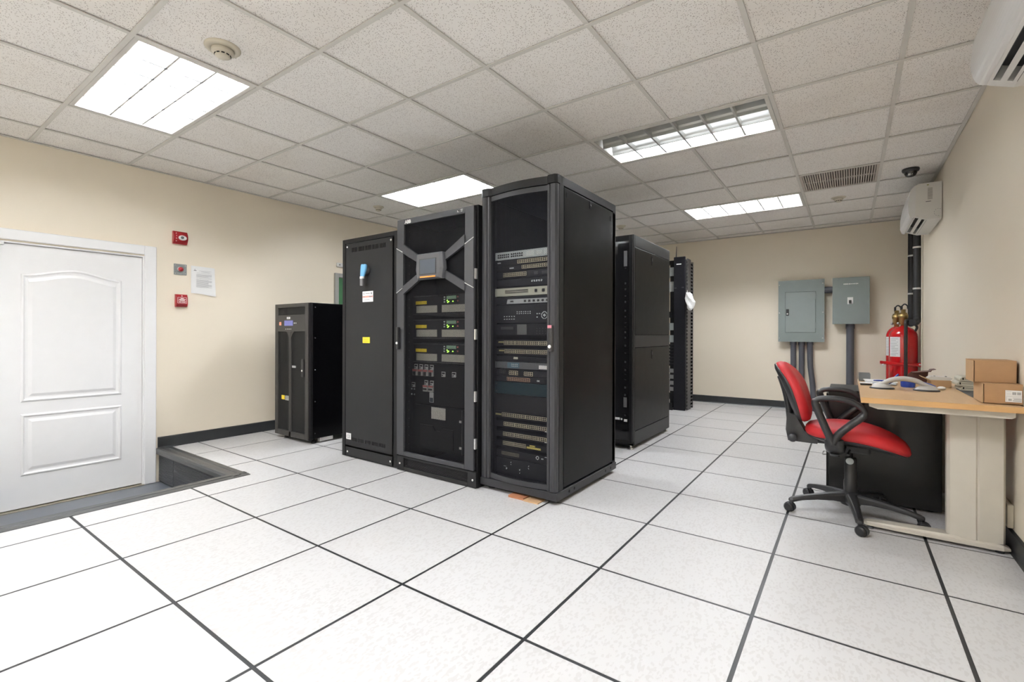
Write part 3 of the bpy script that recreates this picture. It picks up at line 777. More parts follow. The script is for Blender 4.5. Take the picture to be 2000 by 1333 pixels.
# ================================================================== FIRE SUPPRESSION CYLINDERS
def cylinder(x, y, label, lab_a, r):
    t = thing('gas_cylinder', label, 'gas cylinder', (x, y, 0), 'red fire suppression cylinders')
    prof = [(r*0.9, 0.0), (r, 0.012), (r, 0.62)]+[(r, 1.02)]+[(r*math.cos(a), 1.02+0.125*math.sin(a)) for a in (0.25, 0.5, 0.75, 1.0, 1.2, 1.36)]+[(0.024, 1.150), (0.001, 1.151)]
    obj('tank', G().lathe((x, y, 0), prof, 40), REDM, t)
    v = obj('valve', G().lathe((x, y, 1.13), [(0.024, 0), (0.024, 0.035), (0.038, 0.04), (0.038, 0.105), (0.044, 0.108), (0.044, 0.148), (0.036, 0.150), (0.036, 0.165), (0.022, 0.168), (0.022, 0.205), (0.001, 0.207)], 16), BRASS, t)
    g = G(); g.cyl((x-0.015, y, 1.325), (x-0.015, y, 1.375), 0.010, 8); g.tube(bez([(x-0.015, y, 1.37), (x+0.01, y, 1.395), (x+0.035, y, 1.375), (x+0.04, y, 1.34)], 4), 0.007, 8)
    obj('actuator', g, BPL, v)
    obj('gauge', G().lathe((x-0.045, y, 1.175), [(0.014, 0), (0.015, -0.018), (0.001, -0.02)], 12, axis='Y'), STEEL, v)
    # curved label on the tank
    g = G(); rows = []
    for j in range(2):
        rows.append([(x+(r+0.001)*math.cos(lab_a+a*0.075), y+(r+0.001)*math.sin(lab_a+a*0.075), 0.795+0.225*j) for a in range(-6, 7)])
    g.loft(rows, False, False); lb = obj('label', g, PAPER, t)
    g = G()
    for k, ww in enumerate((5, 3, 5, 4, 5, 2, 5, 5, 4, 5, 3)):
        z = 1.002-k*0.0185; rows = []
        for j in range(2): rows.append([(x+(r+0.0016)*math.cos(lab_a+a*0.075), y+(r+0.0016)*math.sin(lab_a+a*0.075), z-0.006*j) for a in range(-5, ww)])
        g.loft(rows[::-1], False, False)
    stuff(obj('printed_line', g, INKL, lb))
    return t, r
t1, r = cylinder(0.503, 7.05, 'red gas cylinder with the black hose down its front, beside right wall', -2.30, 0.130)
t2, _ = cylinder(0.462, 7.335, 'red gas cylinder standing behind the one with the black hose', -2.45, 0.102)
obj('discharge_hose', G().tube(bez([(0.530, 7.05, 1.20), (0.525, 6.96, 1.205), (0.515, 6.905, 1.19), (0.513, 6.888, 1.10), (0.513, 6.886, 0.60), (0.513, 6.886, 0.0)], 5), 0.0165, 10), BPL, t1)
obj('discharge_elbow', G().tube(bez([(0.535, 7.05, 1.20), (0.565, 7.03, 1.195), (0.60, 7.0, 1.20), (0.622, 6.98, 1.215)], 5), 0.026, 12), BPL, t1)
obj('pilot_hose', G().tube(bez([(0.54, 7.0, 1.17), (0.585, 6.98, 1.175), (0.615, 6.97, 1.13), (0.60, 6.97, 1.085)], 5), 0.012, 8), BPL, t1)
t = thing('cylinder_bracket', 'red steel retaining bar across the front of the hosed red cylinder', 'bracket', (0.49, 6.905, 0.69))
g = G(); g.tube([(0.30, 6.915, 0.727), (0.372, 6.913, 0.722), (0.44, 6.9125, 0.712), (0.57, 6.9125, 0.710), (0.634, 6.920, 0.712)], 0.009, 8, flat=((0, 0, 1), 2.0))
obj('bar', g, REDM, t)
obj('end_lug', G().box(0.286, 0.312, 6.912, 6.924, 0.712, 0.746), REDM, t, bevel=0.002)
obj('end_lug', G().box(0.622, 0.650, 6.915, 6.940, 0.690, 0.735), REDM, t, bevel=0.002)
obj('bolt', G().lathe((0.315, 6.922, 0.700), [(0.013, 0), (0.013, -0.012), (0.001, -0.013)], 6, axis='Y'), ZINC, t)
obj('bolt', G().lathe((0.634, 6.912, 0.714), [(0.010, 0), (0.010, -0.012), (0.001, -0.013)], 6, axis='Y'), ZINC, t)

# ================================================================== CABINETS
XHAT = (1, 0, 0)
def frame_rect(g, x0, x1, z0, z1, w, ya, yb, wt=None, wb=None, mi=0):
    wt = w if wt is None else wt; wb = w if wb is None else wb
    g.box(x0, x0+w, ya, yb, z0, z1, mi); g.box(x1-w, x1, ya, yb, z0, z1, mi)
    g.box(x0+w, x1-w, ya, yb, z1-wt, z1, mi); g.box(x0+w, x1-w, ya, yb, z0, z0+wb, mi)
def shell(g, x0, x1, y0, y1, z0, z1, th=0.012):
    """cabinet body open at the front"""
    g.box(x0, x0+th, y0, y1, z0, z1); g.box(x1-th, x1, y0, y1, z0, z1)
    g.box(x0+th, x1-th, y0, y1, z1-th, z1); g.box(x0+th, x1-th, y0, y1, z0, z0+th); g.box(x0+th, x1-th, y1-th, y1, z0+th, z1-th)
def screw(x, y, z, parent, r=0.006, mat=None):
    return obj('screw', G().lathe((x, y, z), [(r, 0), (r*0.8, -0.003), (0.0005, -0.0035)], 10, axis='Y'), mat or ZINC, parent)

# ---- small UPS cabinet next to the left wall
x0, x1, y0, y1, z0, z1 = -4.700, -4.085, 2.515, 3.42, 0.050, 1.332
t = thing('ups_cabinet', 'low black UPS cabinet with small blue display, standing by the left wall', 'UPS cabinet', ((x0+x1)/2, 2.9, 0))
g = G(); shell(g, x0+0.008, x1, y0+0.03, y1, z0, z1, 0.01); obj('body', g, M('black_gloss_side', (0.0025, 0.0025, 0.003), 0.25, spec=0.15), t, bevel=0.003)
UPSF = M('ups_front_plastic', (0.046, 0.044, 0.041), 0.5, spec=0.35)
g = G(); frame_rect(g, x0, x1-0.03, z0-0.012, z1, 0.052, y0, y0+0.03, 0.036, 0.05)
xr = x1-0.03
g.box(x0+0.052, xr-0.052, y0, y0+0.03, 1.062, 1.222)          # control panel
g.box(-4.446, -4.408, y0, y0+0.03, 0.038, 1.062)               # centre stile
obj('front_frame', g, UPSF, t, bevel=0.002)
obj('edge_strip', G().box(xr+0.001, x1, y0+0.010, y0+0.03, z0-0.012, z1), DARK, t)
obj('top_grille', G().box(x0+0.052, xr-0.052, y0+0.012, y0+0.014, 1.222, z1-0.036), PERF3, t)
for a, b, ch in ((x0+0.052, -4.446, 1), (-4.408, xr-0.052, -1)):
    obj('door_grille', G().box(a, b, y0+0.010, y0+0.012, 0.088, 1.062), PERF3, t)
    xx = b if ch == 1 else a
    obj('corner_fillet', G().prism([(xx, 1.064), (xx-ch*0.06, 1.064), (xx-ch*0.03, 1.045), (xx, 1.0)], 'Y', y0+0.002, y0+0.028), UPSF, t)
disp = obj('display', G().box(-4.520, -4.372, y0-0.004, y0+0.001, 1.118, 1.168), M('blue_lcd', (0.16, 0.17, 0.42), 0.25, emis=(0.25, 0.27, 0.75), estr=0.06), t)
obj('power_button', G().box(-4.612, -4.578, y0-0.007, y0, 1.122, 1.156), M('orange_button', (0.75, 0.30, 0.20), 0.4), t, bevel=0.003)
obj('logo_plate', G().box(-4.478, -4.420, y0-0.003, y0, 1.182, 1.203), PAPER, t)
lettering('lettering', 'UPS', 0.017, (-4.449, y0-0.0032, 1.1865), XHAT, ZHAT, INK, t, bold=0.0004)
g = G()
for xx in (-4.500, -4.470, -4.440, -4.410): g.lathe((xx, y0, 1.085), [(0.005, 0), (0.004, -0.002), (0.0005, -0.0024)], 8, axis='Y')
for xx in (-4.350, -4.320): g.lathe((xx, y0, 1.142), [(0.006, 0), (0.005, -0.002), (0.0005, -0.0024)], 8, axis='Y')
stuff(obj('key_dot', g, ZINC, t))
h = obj('handle', G().box(-4.215, -4.178, y0-0.010, y0, 0.630, 0.800), BPL, t, bevel=0.003)
obj('lock', G().lathe((-4.197, y0-0.010, 0.690), [(0.009, 0), (0.009, -0.005), (0.001, -0.006)], 12, axis='Y'), ZINC, h)
obj('badge', G().box(-4.395, -4.335, y0+0.004, y0+0.010, 0.710, 0.730), M('grey_badge', (0.45, 0.45, 0.45), 0.5), t)
obj('yellow_sticker', G().box(-4.585, -4.535, y0+0.005, y0+0.010, 0.390, 0.430), YELLOW, t)
obj('grey_sticker', G().box(-4.520, -4.440, y0+0.005, y0+0.010, 0.385, 0.430), M('grey_sticker', (0.36, 0.36, 0.34), 0.5), t)
obj('inner_back', G().box(x0+0.05, xr-0.05, y0+0.10, y0+0.105, z0+0.02, z1-0.03), M('ups_inner', (0.030, 0.029, 0.028), 0.6), t)
for xx in (x0+0.09, x1-0.06):
    for yy in (y0+0.08, y1-0.08):
        g = G(); g.lathe((xx, yy, 0), [(0.026, 0), (0.026, 0.012), (0.012, 0.016), (0.010, z0)], 14); obj('foot', g, BPL, t)
obj('base_plate', G().box(x1-0.06, x1-0.02, y0+0.12, y0+0.26, 0.012, 0.046), M('white_bracket', (0.7, 0.7, 0.68), 0.5), t)
for zz in (0.10, 0.40, 0.70, 1.0, 1.29): obj('side_screw', G().lathe((x1, y0+0.055, zz), [(0.006, 0), (0.005, 0.003), (0.0005, 0.0035)], 8, axis='X'), GREYPL, t)

# ---- switchgear cabinet with the blue rotary handle
x0, x1, y0, y1, z1 = -3.530, -2.836, 2.476, 3.38, 1.842
t = thing('switchgear_cabinet', 'plain black cabinet with light blue rotary handle and two small labels on its door', 'cabinet', ((x0+x1)/2, 2.9, 0))
g = G(); g.box(x0, x1, y0+0.040, y1, 0.004, z1); frame_rect(g, x0, x1, 0.004, z1, 0.038, y0, y0+0.042, 0.036, 0.004)
obj('body', g, BLK, t, bevel=0.002)
g = G(); dx0, dx1, dya, dyb = x0+0.043, x1-0.060, y0+0.003, y0+0.0115      # louvre slots are cut through the sheet
zz_ = 0.098
for (za, zb) in ((0.138, 0.168), (1.728, 1.765)):
    g.box(dx0, dx1, dya, dyb, zz_, za); xx = dx0
    for k in range(30):
        if k % 6 == 5: continue
        xs = -3.405+k*0.0150; g.box(xx, xs, dya, dyb, za, zb); xx = xs+0.007
    g.box(xx, dx1, dya, dyb, za, zb); zz_ = zb
g.box(dx0, dx1, dya, dyb, zz_, z1-0.040)
dr = obj('door', g, BLK2, t)
obj('plinth', G().box(x0+0.042, x1-0.060, y0+0.004, y0+0.014, 0.006, 0.080), BLK2, t, bevel=0.002)
for (xx, zz) in ((x0+0.060, 1.778), (x1-0.078, 1.778)): screw(xx, y0+0.003, zz, dr, 0.009)
for xx in (x0+0.068, x1-0.082): screw(xx, y0+0.004, 0.042, t, 0.009)
hx, hz = -3.205, 1.560
g = G(); g.lathe((hx, y0+0.003, hz+0.005), [(0.038, 0), (0.038, -0.006), (0.030, -0.012), (0.024, -0.030)], 24, axis='Y')
rh = obj('rotary_handle', g, BPL, dr)
g = G(); rings = []
for (zz, w, xo) in ((1.605, 0.024, 0.004), (1.590, 0.033, 0.004), (1.560, 0.032, 0.0), (1.530, 0.024, -0.007), (1.508, 0.018, -0.012)):
    rings.append([(hx+xo-w, y0-0.024, zz), (hx+xo-w*0.8, y0-0.044, zz), (hx+xo-w*0.2, y0-0.047, zz), (hx+xo+w*0.2, y0-0.036, zz), (hx+xo+w*0.8, y0-0.044, zz), (hx+xo+w, y0-0.024, zz)])
g.loft(rings); obj('grip', g, LBLUE, rh)
g = G(); g.box(hx-0.030, hx+0.003, y0-0.046, y0-0.028, 1.490, 1.508); obj('grip_collar', g, PAPER, rh)
g = G(); g.box(hx-0.031, hx+0.001, y0-0.044, y0-0.030, 1.434, 1.490); obj('grip_end', g, M('grey_grip', (0.16, 0.16, 0.16), 0.4), rh)
lb = obj('warning_label', G().box(-3.260, -3.128, y0+0.0012, y0+0.003, 1.303, 1.389), PAPER, dr)
obj('red_band', G().box(-3.258, -3.130, y0+0.0005, y0+0.002, 1.338, 1.352), M('red_print', (0.70, 0.28, 0.22), 0.6), lb)
g = G(); g.box(-3.252, -3.230, y0+0.0002, y0+0.002, 1.342, 1.349); g.box(-3.175, -3.138, y0+0.0002, y0+0.002, 1.341, 1.350); g.box(-3.248, -3.238, y0+0.0008, y0+0.002, 1.362, 1.380)
g.box(-3.225, -3.165, y0+0.0008, y0+0.002, 1.369, 1.374); g.box(-3.155, -3.140, y0+0.0008, y0+0.002, 1.362, 1.380); g.box(-3.240, -3.170, y0+0.0008, y0+0.002, 1.318, 1.322)
stuff(obj('printed_line', g, INK, lb))
yl = obj('yellow_label', G().box(-3.258, -3.168, y0+0.0012, y0+0.003, 0.966, 1.014), YELLOW, dr)
g = G()
for k in range(3): g.box(-3.248, -3.178-0.012*(k % 2), y0+0.0006, y0+0.002, 0.976+k*0.011, 0.979+k*0.011)
stuff(obj('printed_line', g, M('dark_yellow_print', (0.40, 0.26, 0.01), 0.6), yl))
ce = obj('ce_label', G().box(-3.476, -3.412, y0+0.0012, y0+0.003, 0.148, 0.200), PAPER, dr)
lettering('lettering', 'CE', 0.038, (-3.444, y0+0.001, 0.160), XHAT, ZHAT, INK, ce, bold=0.0003)

# ---- modular UPS with X-shaped door
x0, x1, yb, y1, z1 = -2.822, -2.034, 2.482, 3.32, 1.918
yd = 2.458                                        # door face
t = thing('modular_ups', 'black modular UPS cabinet with X shaped door braces and orange lit touch screen', 'UPS cabinet', ((x0+x1)/2, 2.9, 0))
g = G(); shell(g, x0, x1, yb, y1, 0.0, z1, 0.02); g.box(x0+0.02, x1-0.02, yb, yb+0.012, 1.875, z1-0.02)
obj('body', g, BLK, t, bevel=0.002)
g = G(); frame_rect(g, x0+0.003, x1, 0.003, 0.112, 0.075, yb-0.02, yb, 0.012, 0.030); obj('plinth', g, BLK2, t, bevel=0.002)
g = G()
for k in range(7): g.box(x0+0.080, x1-0.078, yb-0.010, yb-0.006, 0.036+k*0.0095, 0.041+k*0.0095)
stuff(obj('plinth_grille', g, BLK2, t))
obj('plinth_back', G().box(x0+0.078, x1-0.075, yb+0.02, yb+0.024, 0.02, 0.11), DARK, t)
for xx in (x0+0.035, x1-0.030): screw(xx, yb-0.02, 0.055, t, 0.008)
a, b = x0+0.004, x1-0.020
DOORG = GREYPL
door = obj('door_frame', G(), DOORG, t); 
g = G()
LZ, RZ = a+0.076, b-0.080
g.box(a, LZ, yd, yb-0.003, 0.118, 1.912); g.box(RZ, b, yd, yb-0.003, 0.118, 1.912)
g.box(LZ, RZ, yd, yb-0.003, 1.868, 1.912); g.box(LZ, RZ, yd, yb-0.003, 0.118, 0.150)
for sx in (1, -1):
    X = (lambda u: LZ+u) if sx == 1 else (lambda u: RZ-u)
    mid = (-2.572-LZ) if sx == 1 else (RZ+2.312)
    g.prism([(X(-0.004), 1.722), (X(mid), 1.615), (X(mid), 1.562), (X(-0.004), 1.652)], 'Y', yd-0.010, yd+0.012)
    g.prism([(X(-0.004), 1.400), (X(mid), 1.492), (X(mid), 1.436), (X(-0.004), 1.338)], 'Y', yd-0.010, yd+0.012)
o2 = obj('door_frame', g, DOORG, t, bevel=0.003); bpy.data.objects.remove(door, do_unlink=True); door = o2; door.name = 'door_frame'
# inset side plates between the arms
for (p, q, s_) in ((a-0.001, LZ-0.002, 1), (RZ+0.002, b+0.001, -1)):
    inn, out = (q, p) if s_ == 1 else (p, q)
    g = G(); g.prism([(out, 1.690), (inn, 1.652), (inn, 1.398), (out, 1.360)], 'Y', yd-0.006, yd+0.002); obj('side_plate', g, M('graphite_plate', (0.056, 0.058, 0.062), 0.38), door, bevel=0.002)
    g = G(); g.tube([(out, yd-0.004, 1.695), (inn, yd-0.004, 1.657)], 0.003, 6); g.tube([(out, yd-0.004, 1.355), (inn, yd-0.004, 1.393)], 0.003, 6); obj('trim_line', g, ZINC, door)
obj('door_mesh', G().box(LZ-0.004, RZ+0.004, yb-0.010, yb-0.009, 0.148, 1.870), PERF2, door)
lettering('lettering', 'ABB', 0.036, (-2.698, yd-0.0005, 1.8745), XHAT, ZHAT, PAPER, door, bold=0.0016)
g = G(); g.box(-2.205, -2.182, yd-0.0015, yd, 1.880, 1.900); g.box(-2.176, -2.148, yd-0.0015, yd, 1.882, 1.904); ic = obj('eco_mark', g, M('mark_dark', (0.02, 0.02, 0.02), 0.4), door)
g = G(); g.box(-2.202, -2.198, yd-0.002, yd, 1.884, 1.896); g.box(-2.194, -2.186, yd-0.002, yd, 1.884, 1.887); g.box(-2.172, -2.152, yd-0.002, yd, 1.896, 1.900); g.box(-2.170, -2.154, yd-0.002, yd, 1.886, 1.889)
stuff(obj('mark_line', g, PAPER, ic))
h = obj('door_handle', G().box(-2.803, -2.778, yd-0.026, yd, 0.925, 1.094), BPL, door, bevel=0.006, seg=3)
obj('lock', G().lathe((-2.790, yd-0.026, 0.972), [(0.010, 0), (0.009, -0.004), (0.001, -0.005)], 12, axis='Y'), PAPER, h)
for zz in (0.30, 0.62, 1.04, 1.45): obj('hinge', G().box(b+0.001, b+0.013, yd+0.004, yb-0.002, zz-0.035, zz+0.035), ZINC, t)
# touch screen
hy = yd-0.045
g = G(); rings = []
for (dy, gx, gz) in ((yd+0.004, 0.0, 0.0), (hy+0.014, 0.002, 0.0), (hy, 0.024, 0.010)):
    xa, xb, za, zb = -2.582+gx, -2.302-gx, 1.436+gz, 1.622-gz*0.6
    rings.append([(xa+0.018, dy, za), (xb-0.018, dy, za), (xb, dy, (za*0.62+zb*0.38)), (xb-0.012, dy, zb), (xa+0.012, dy, zb), (xa, dy, (za*0.62+zb*0.38))])
g.loft(rings, smooth=False)
hm = obj('touch_screen_bezel', g, M('bezel_graphite', (0.095, 0.097, 0.103), 0.32), door, bevel=0.004, fixn=True)
obj('screen_surround', G().box(-2.530, -2.360, hy-0.001, hy+0.004, 1.466, 1.582), BPL, hm)
obj('screen', G().box(-2.522, -2.367, hy-0.0018, hy+0.001, 1.473, 1.576), M('idle_screen', (0.085, 0.10, 0.12), 0.15), hm)
obj('led_bar', G().box(-2.520, -2.368, hy-0.002, hy+0.006, 1.4475, 1.4555), M('orange_led', (0.25, 0.06, 0.01), 0.4, emis=(1.0, 0.27, 0.03), estr=0.75), hm)
# inside: three power modules
ym = 2.585
g = G(); g.box(x0+0.03, LZ+0.01, yb+0.03, yb+0.04, 0.13, 1.88); g.box(RZ-0.005, x1-0.03, yb+0.03, yb+0.04, 0.13, 1.88); obj('inner_rail', g, BLK, t)
g = G()
for k in range(26):
    g.lathe((LZ+0.002, yb+0.03, 0.20+k*0.065), [(0.005, 0), (0.0005, -0.003)], 6, axis='Y')
stuff(obj('rail_screw', g, GREYPL, t))
GRIL = M('module_grille', (0.36, 0.35, 0.30), 0.5, var=0.3, scale=160)
LCDG = M('green_lcd', (0.16, 0.24, 0.17), 0.3, emis=(0.25, 0.45, 0.3), estr=0.10)
LEDG = M('green_led', (0.3, 0.8, 0.1), 0.4, emis=(0.35, 1.0, 0.08), estr=2.2)
LEDR = M('red_key', (0.38, 0.11, 0.10), 0.4)
MODF = M('module_front', (0.013, 0.013, 0.016), 0.5, spec=0.25)
for k in range(3):
    zb = 1.188-k*0.1835
    mo = obj('power_module', G().box(-2.772, -2.225, ym, ym+0.5, zb, zb+0.150), MODF, t, bevel=0.002)
    g = G()
    for zz in (zb+0.004, zb+0.143):
        for j in range(8): g.box(-2.765+j*0.068, -2.705+j*0.068, ym-0.006, ym, zz-0.002, zz+0.003)
    stuff(obj('handle_bar', g, GREYPL, mo))
    for xa in (-2.745, -2.684): obj('yellow_label', G().box(xa, xa+0.058, ym-0.002, ym, zb+0.082, zb+0.107), YELLOW, mo)
    for xa, xb in ((-2.735, -2.515), (-2.465, -2.240)): obj('air_grille', G().box(xa, xb, ym-0.004, ym, zb+0.016, zb+0.070), GRIL, mo)
    obj('lcd', G().box(-2.418, -2.325, ym-0.003, ym, zb+0.112, zb+0.136), LCDG, mo)
    g = G()
    for (xx, zz) in ((-2.412, 0.102), (-2.406, 0.088), (-2.398, 0.094), (-2.356, 0.094)): g.box(xx-0.004, xx+0.004, ym-0.004, ym, zb+zz-0.004, zb+zz+0.004)
    obj('green_led', g, LEDG, mo)
    g = G()
    for zz in (0.092, 0.110, 0.128): g.box(-2.446, -2.434, ym-0.004, ym, zb+zz-0.005, zb+zz+0.005)
    obj('key', g, SWG, mo)
    g = G()
    for zz in (0.096, 0.126): g.box(-2.314, -2.302, ym-0.004, ym, zb+zz-0.006, zb+zz+0.006)
    obj('red_key', g, LEDR, mo)
obj('switch_panel', G().box(-2.772, -2.225, ym+0.002, ym+0.04, 0.505, 0.812), M('switch_panel', (0.008, 0.008, 0.009), 0.55, spec=0.2), t)
def small_label(x, z, par):
    o = obj('switch_label', G().box(x-0.019, x+0.019, ym-0.001, ym+0.002, z-0.019, z+0.019), M('label_grey', (0.42, 0.43, 0.42), 0.5), par)
    g = G(); g.box(x-0.014, x+0.014, ym-0.002, ym, z+0.002, z+0.013); g.box(x-0.014, x-0.004, ym-0.002, ym, z-0.013, z-0.004); stuff(obj('mark_line', g, DARK, o))
BRK = M('breaker_grey', (0.40, 0.40, 0.38), 0.5)
for k, xx in enumerate((-2.745, -2.688, -2.632, -2.573)):
    small_label(xx+0.003, 0.788, t)
    br = obj('breaker', G().box(xx-0.024, xx+0.024, ym-0.012, ym+0.002, 0.720, 0.768), BRK, t, bevel=0.002)
    obj('red_mark', G().box(xx-0.024, xx+0.024, ym-0.013, ym-0.011, 0.752, 0.768), LEDR, br)
    obj('toggle', G().box(xx-0.012, xx+0.012, ym-0.022, ym-0.012, 0.722, 0.752), BPL, br, bevel=0.002)
for xx in (-2.632, -2.573):
    small_label(xx+0.003, 0.668, t)
    br = obj('breaker', G().box(xx-0.024, xx+0.024, ym-0.012, ym+0.002, 0.602, 0.650), BRK, t, bevel=0.002)
    obj('red_mark', G().box(xx-0.024, xx+0.024, ym-0.013, ym-0.011, 0.636, 0.650), LEDR, br)
    obj('toggle', G().box(xx-0.018, xx+0.018, ym-0.020, ym-0.012, 0.614, 0.628), BPL, br, bevel=0.002)
for xx, zz in ((-2.450, 0.742), (-2.345, 0.744), (-2.772+0.002, 0.645)): small_label(xx, zz, t)
for (xx, zz) in ((-2.788, 0.612), (-2.758, 0.612), (-2.788, 0.570), (-2.758, 0.570)): obj('socket_dot', G().lathe((xx, ym, zz), [(0.007, 0), (0.006, -0.004), (0.0005, -0.005)], 8, axis='Y'), SWG, t)
ol = obj('strip_label', G().box(-2.594, -2.552, ym-0.001, ym+0.002, 0.522, 0.598+0.04*0), M('label_grey', (0.42, 0.43, 0.42), 0.5), t)
obj('strip_window', G().box(-2.590, -2.556, ym-0.002, ym, 0.525, 0.558), M('dark_window', (0.02, 0.03, 0.05), 0.3), ol)
cv = obj('terminal_cover', G().box(-2.770, -2.245, ym-0.006, ym+0.03, 0.165, 0.495), M('cover_black', (0.008, 0.008, 0.009), 0.55, spec=0.2), t, bevel=0.002)
obj('cover_label', G().box(-2.567, -2.422, ym-0.008, ym-0.006, 0.402, 0.490), M('cover_label_paper', (0.52, 0.51, 0.47), 0.6, var=0.25, scale=120), cv)
g = G(); g.prism([(-2.68, 0.19), (-2.34, 0.19), (-2.34, 0.34), (-2.44, 0.34), (-2.47, 0.315), (-2.52, 0.315), (-2.55, 0.35), (-2.68, 0.35)], 'Y', ym-0.016, ym-0.006)
obj('cable_gland', g, BLK, cv)
g = G(); g.box(-2.262, -2.254, ym-0.012, ym-0.006, 0.17, 0.49); obj('edge_strip', g, GREYPL, cv)
for zz in (0.22, 0.41): obj('latch', G().box(-2.278, -2.258, ym-0.018, ym-0.010, zz-0.008, zz+0.008), ZINC, cv)
g = G(); g.box(-2.77, -2.225, ym+0.25, ym+0.26, 1.36, 1.88)
obj('upper_backplate', g, M('upper_inner', (0.006, 0.006, 0.009), 0.6, spec=0.2), t)

# ---- tall network rack with curved perforated door
x0, x1, yf, y1, zb, z1 = -2.030, -1.440, 2.520, 3.392, 0.026, 2.018
t = thing('network_rack', 'tallest black network rack with curved perforated door and closed side panel', 'server rack', ((x0+x1)/2, 2.95, 0))
g = G()
for xa in (x0, x1-0.05):
    for ya in (yf+0.02, y1-0.05): g.box(xa, xa+0.05, ya, ya+0.05, zb+0.05, z1-0.045)
g.box(x0, x1, yf+0.02, y1, z1-0.045, z1-0.012); g.box(x0+0.004, x0+0.012, yf+0.07, y1-0.05, zb+0.05, z1-0.045)
g.box(x0+0.05, x1-0.05, y1-0.012, y1, zb+0.05, z1-0.045)
obj('frame', g, BLK, t)
sp = obj('side_panel', G().box(x1-0.012, x1, yf+0.075, y1-0.004, zb+0.062, z1-0.060), BLKS, t, bevel=0.004)
for (yy, zz, w, hgt) in ((2.632, 1.915, 0.011, 0.030), (3.305, 1.900, 0.012, 0.034)):
    obj('slot', G().box(x1-0.002, x1+0.0015, yy-w, yy+w, zz-hgt/2, zz+hgt/2), DARK, sp)
lk = obj('lock', G().box(x1-0.002, x1+0.003, 2.945, 2.970, 1.900, 1.948), DARK, sp, bevel=0.001)
obj('lock_barrel', G().lathe((x1+0.003, 2.957, 1.920), [(0.007, 0), (0.007, 0.004), (0.001, 0.005)], 10, axis='X'), GREYPL, lk)
g = G(); g.box(x0, x1+0.006, yf-0.018, y1+0.01, zb, zb+0.050)
pl = obj('plinth', g, M('rack_plinth', (0.026, 0.026, 0.029), 0.4, spec=0.35), t, bevel=0.004)
for yy in (2.66, 2.73, 3.21, 3.30): obj('bolt_hole', G().lathe((x1+0.006, yy, zb+0.026), [(0.010, 0), (0.009, 0.0008), (0.0005, 0.001)], 12, axis='X'), DARK, pl)
for xx in (x0+0.06, x1-0.06):
    for yy in (yf+0.04, y1-0.06): obj('foot', G().lathe((xx, yy, 0), [(0.024, 0), (0.024, 0.010), (0.010, 0.012), (0.010, zb)], 12), GREYPL, t)
# bowed door
NSEG = 14
def bow(u): return yf-0.004-0.030*math.sin(PI*u)**0.9
xa, xb = x0+0.078, x1-0.070
def bowed_strip(g, z0, z1_, th, n=NSEG, xa=xa, xb=xb, dy=0.0):
    rings = []
    for k in range(n+1):
        u = k/n; xx = xa+(xb-xa)*u; yy = bow(u)+dy
        rings.append([(xx, yy, z0), (xx, yy+th, z0), (xx, yy+th, z1_), (xx, yy, z1_)])
    g.loft(rings, smooth=False)
DOORM = M('rack_door_graphite', (0.034, 0.0345, 0.038), 0.36, spec=0.4)
g = G(); bowed_strip(g, 1.930, 1.962, 0.014); bowed_strip(g, zb+0.056, zb+0.088, 0.014)
for (pa, pb) in ((x0+0.002, x0+0.080), (x1-0.072, x1-0.002)):
    w = pb-pa
    prof = [(pa, yf+0.018), (pa, yf-0.004), (pa+w*0.14, yf-0.018), (pa+w*0.42, yf-0.022), (pa+w*0.60, yf-0.018), (pa+w*0.66, yf-0.010), (pa+w*0.72, yf-0.016), (pa+w*0.9, yf-0.018), (pb, yf-0.006), (pb, yf+0.018)]
    if pa > -1.7: prof = [(pa+pb-p, q) for p, q in prof]
    g.prism(prof, 'Z', zb+0.054, 1.962)
dr = obj('door_frame', g, DOORM, t, fixn=True)
g = G(); rings = []
for k in range(NSEG+1):
    u = k/NSEG; rings.append([(xa+(xb-xa)*u, bow(u)+0.006, zb+0.08), (xa+(xb-xa)*u, bow(u)+0.006, 1.94)])
g.loft(rings, False, False, smooth=True); obj('door_mesh', g, PERF, dr)
g = G(); bowed_strip(g, 1.968, z1, 0.04, xa=x0+0.07, xb=x1-0.06)
for (pa, pb) in ((x0, x0+0.082), (x1-0.074, x1+0.001)):
    w = pb-pa; prof = [(pa, yf+0.05), (pa, yf-0.006), (pa+w*0.2, yf-0.022), (pa+w*0.8, yf-0.022), (pb, yf-0.008), (pb, yf+0.05)]
    g.prism(prof, 'Z', 1.968, z1)
g.box(x0, x1, yf+0.03, y1, z1-0.012, z1); g.box(x1-0.008, x1+0.001, yf+0.04, y1, z1-0.052, z1)
obj('top_cap', g, BLK2, t, fixn=True)
h = obj('door_handle', G().box(-1.487, -1.456, yf-0.046, yf-0.020, 0.935, 1.100), BPL, dr, bevel=0.006, seg=3)
obj('lock', G().lathe((-1.471, yf-0.046, 0.968), [(0.011, 0), (0.010, -0.004), (0.001, -0.005)], 14, axis='Y'), PAPER, h)
obj('red_sticker', G().box(-1.485, -1.458, yf-0.0475, yf-0.044, 1.080, 1.097), M('pink_sticker', (0.55, 0.20, 0.24), 0.5), h)
g = G(); g.box(x0+0.046, x0+0.0675, yf+0.075, yf+0.085, zb+0.05, z1-0.045); g.box(x1-0.0655, x1-0.046, yf+0.075, yf+0.085, zb+0.05, z1-0.045); obj('mounting_rail', g, BLK, t)

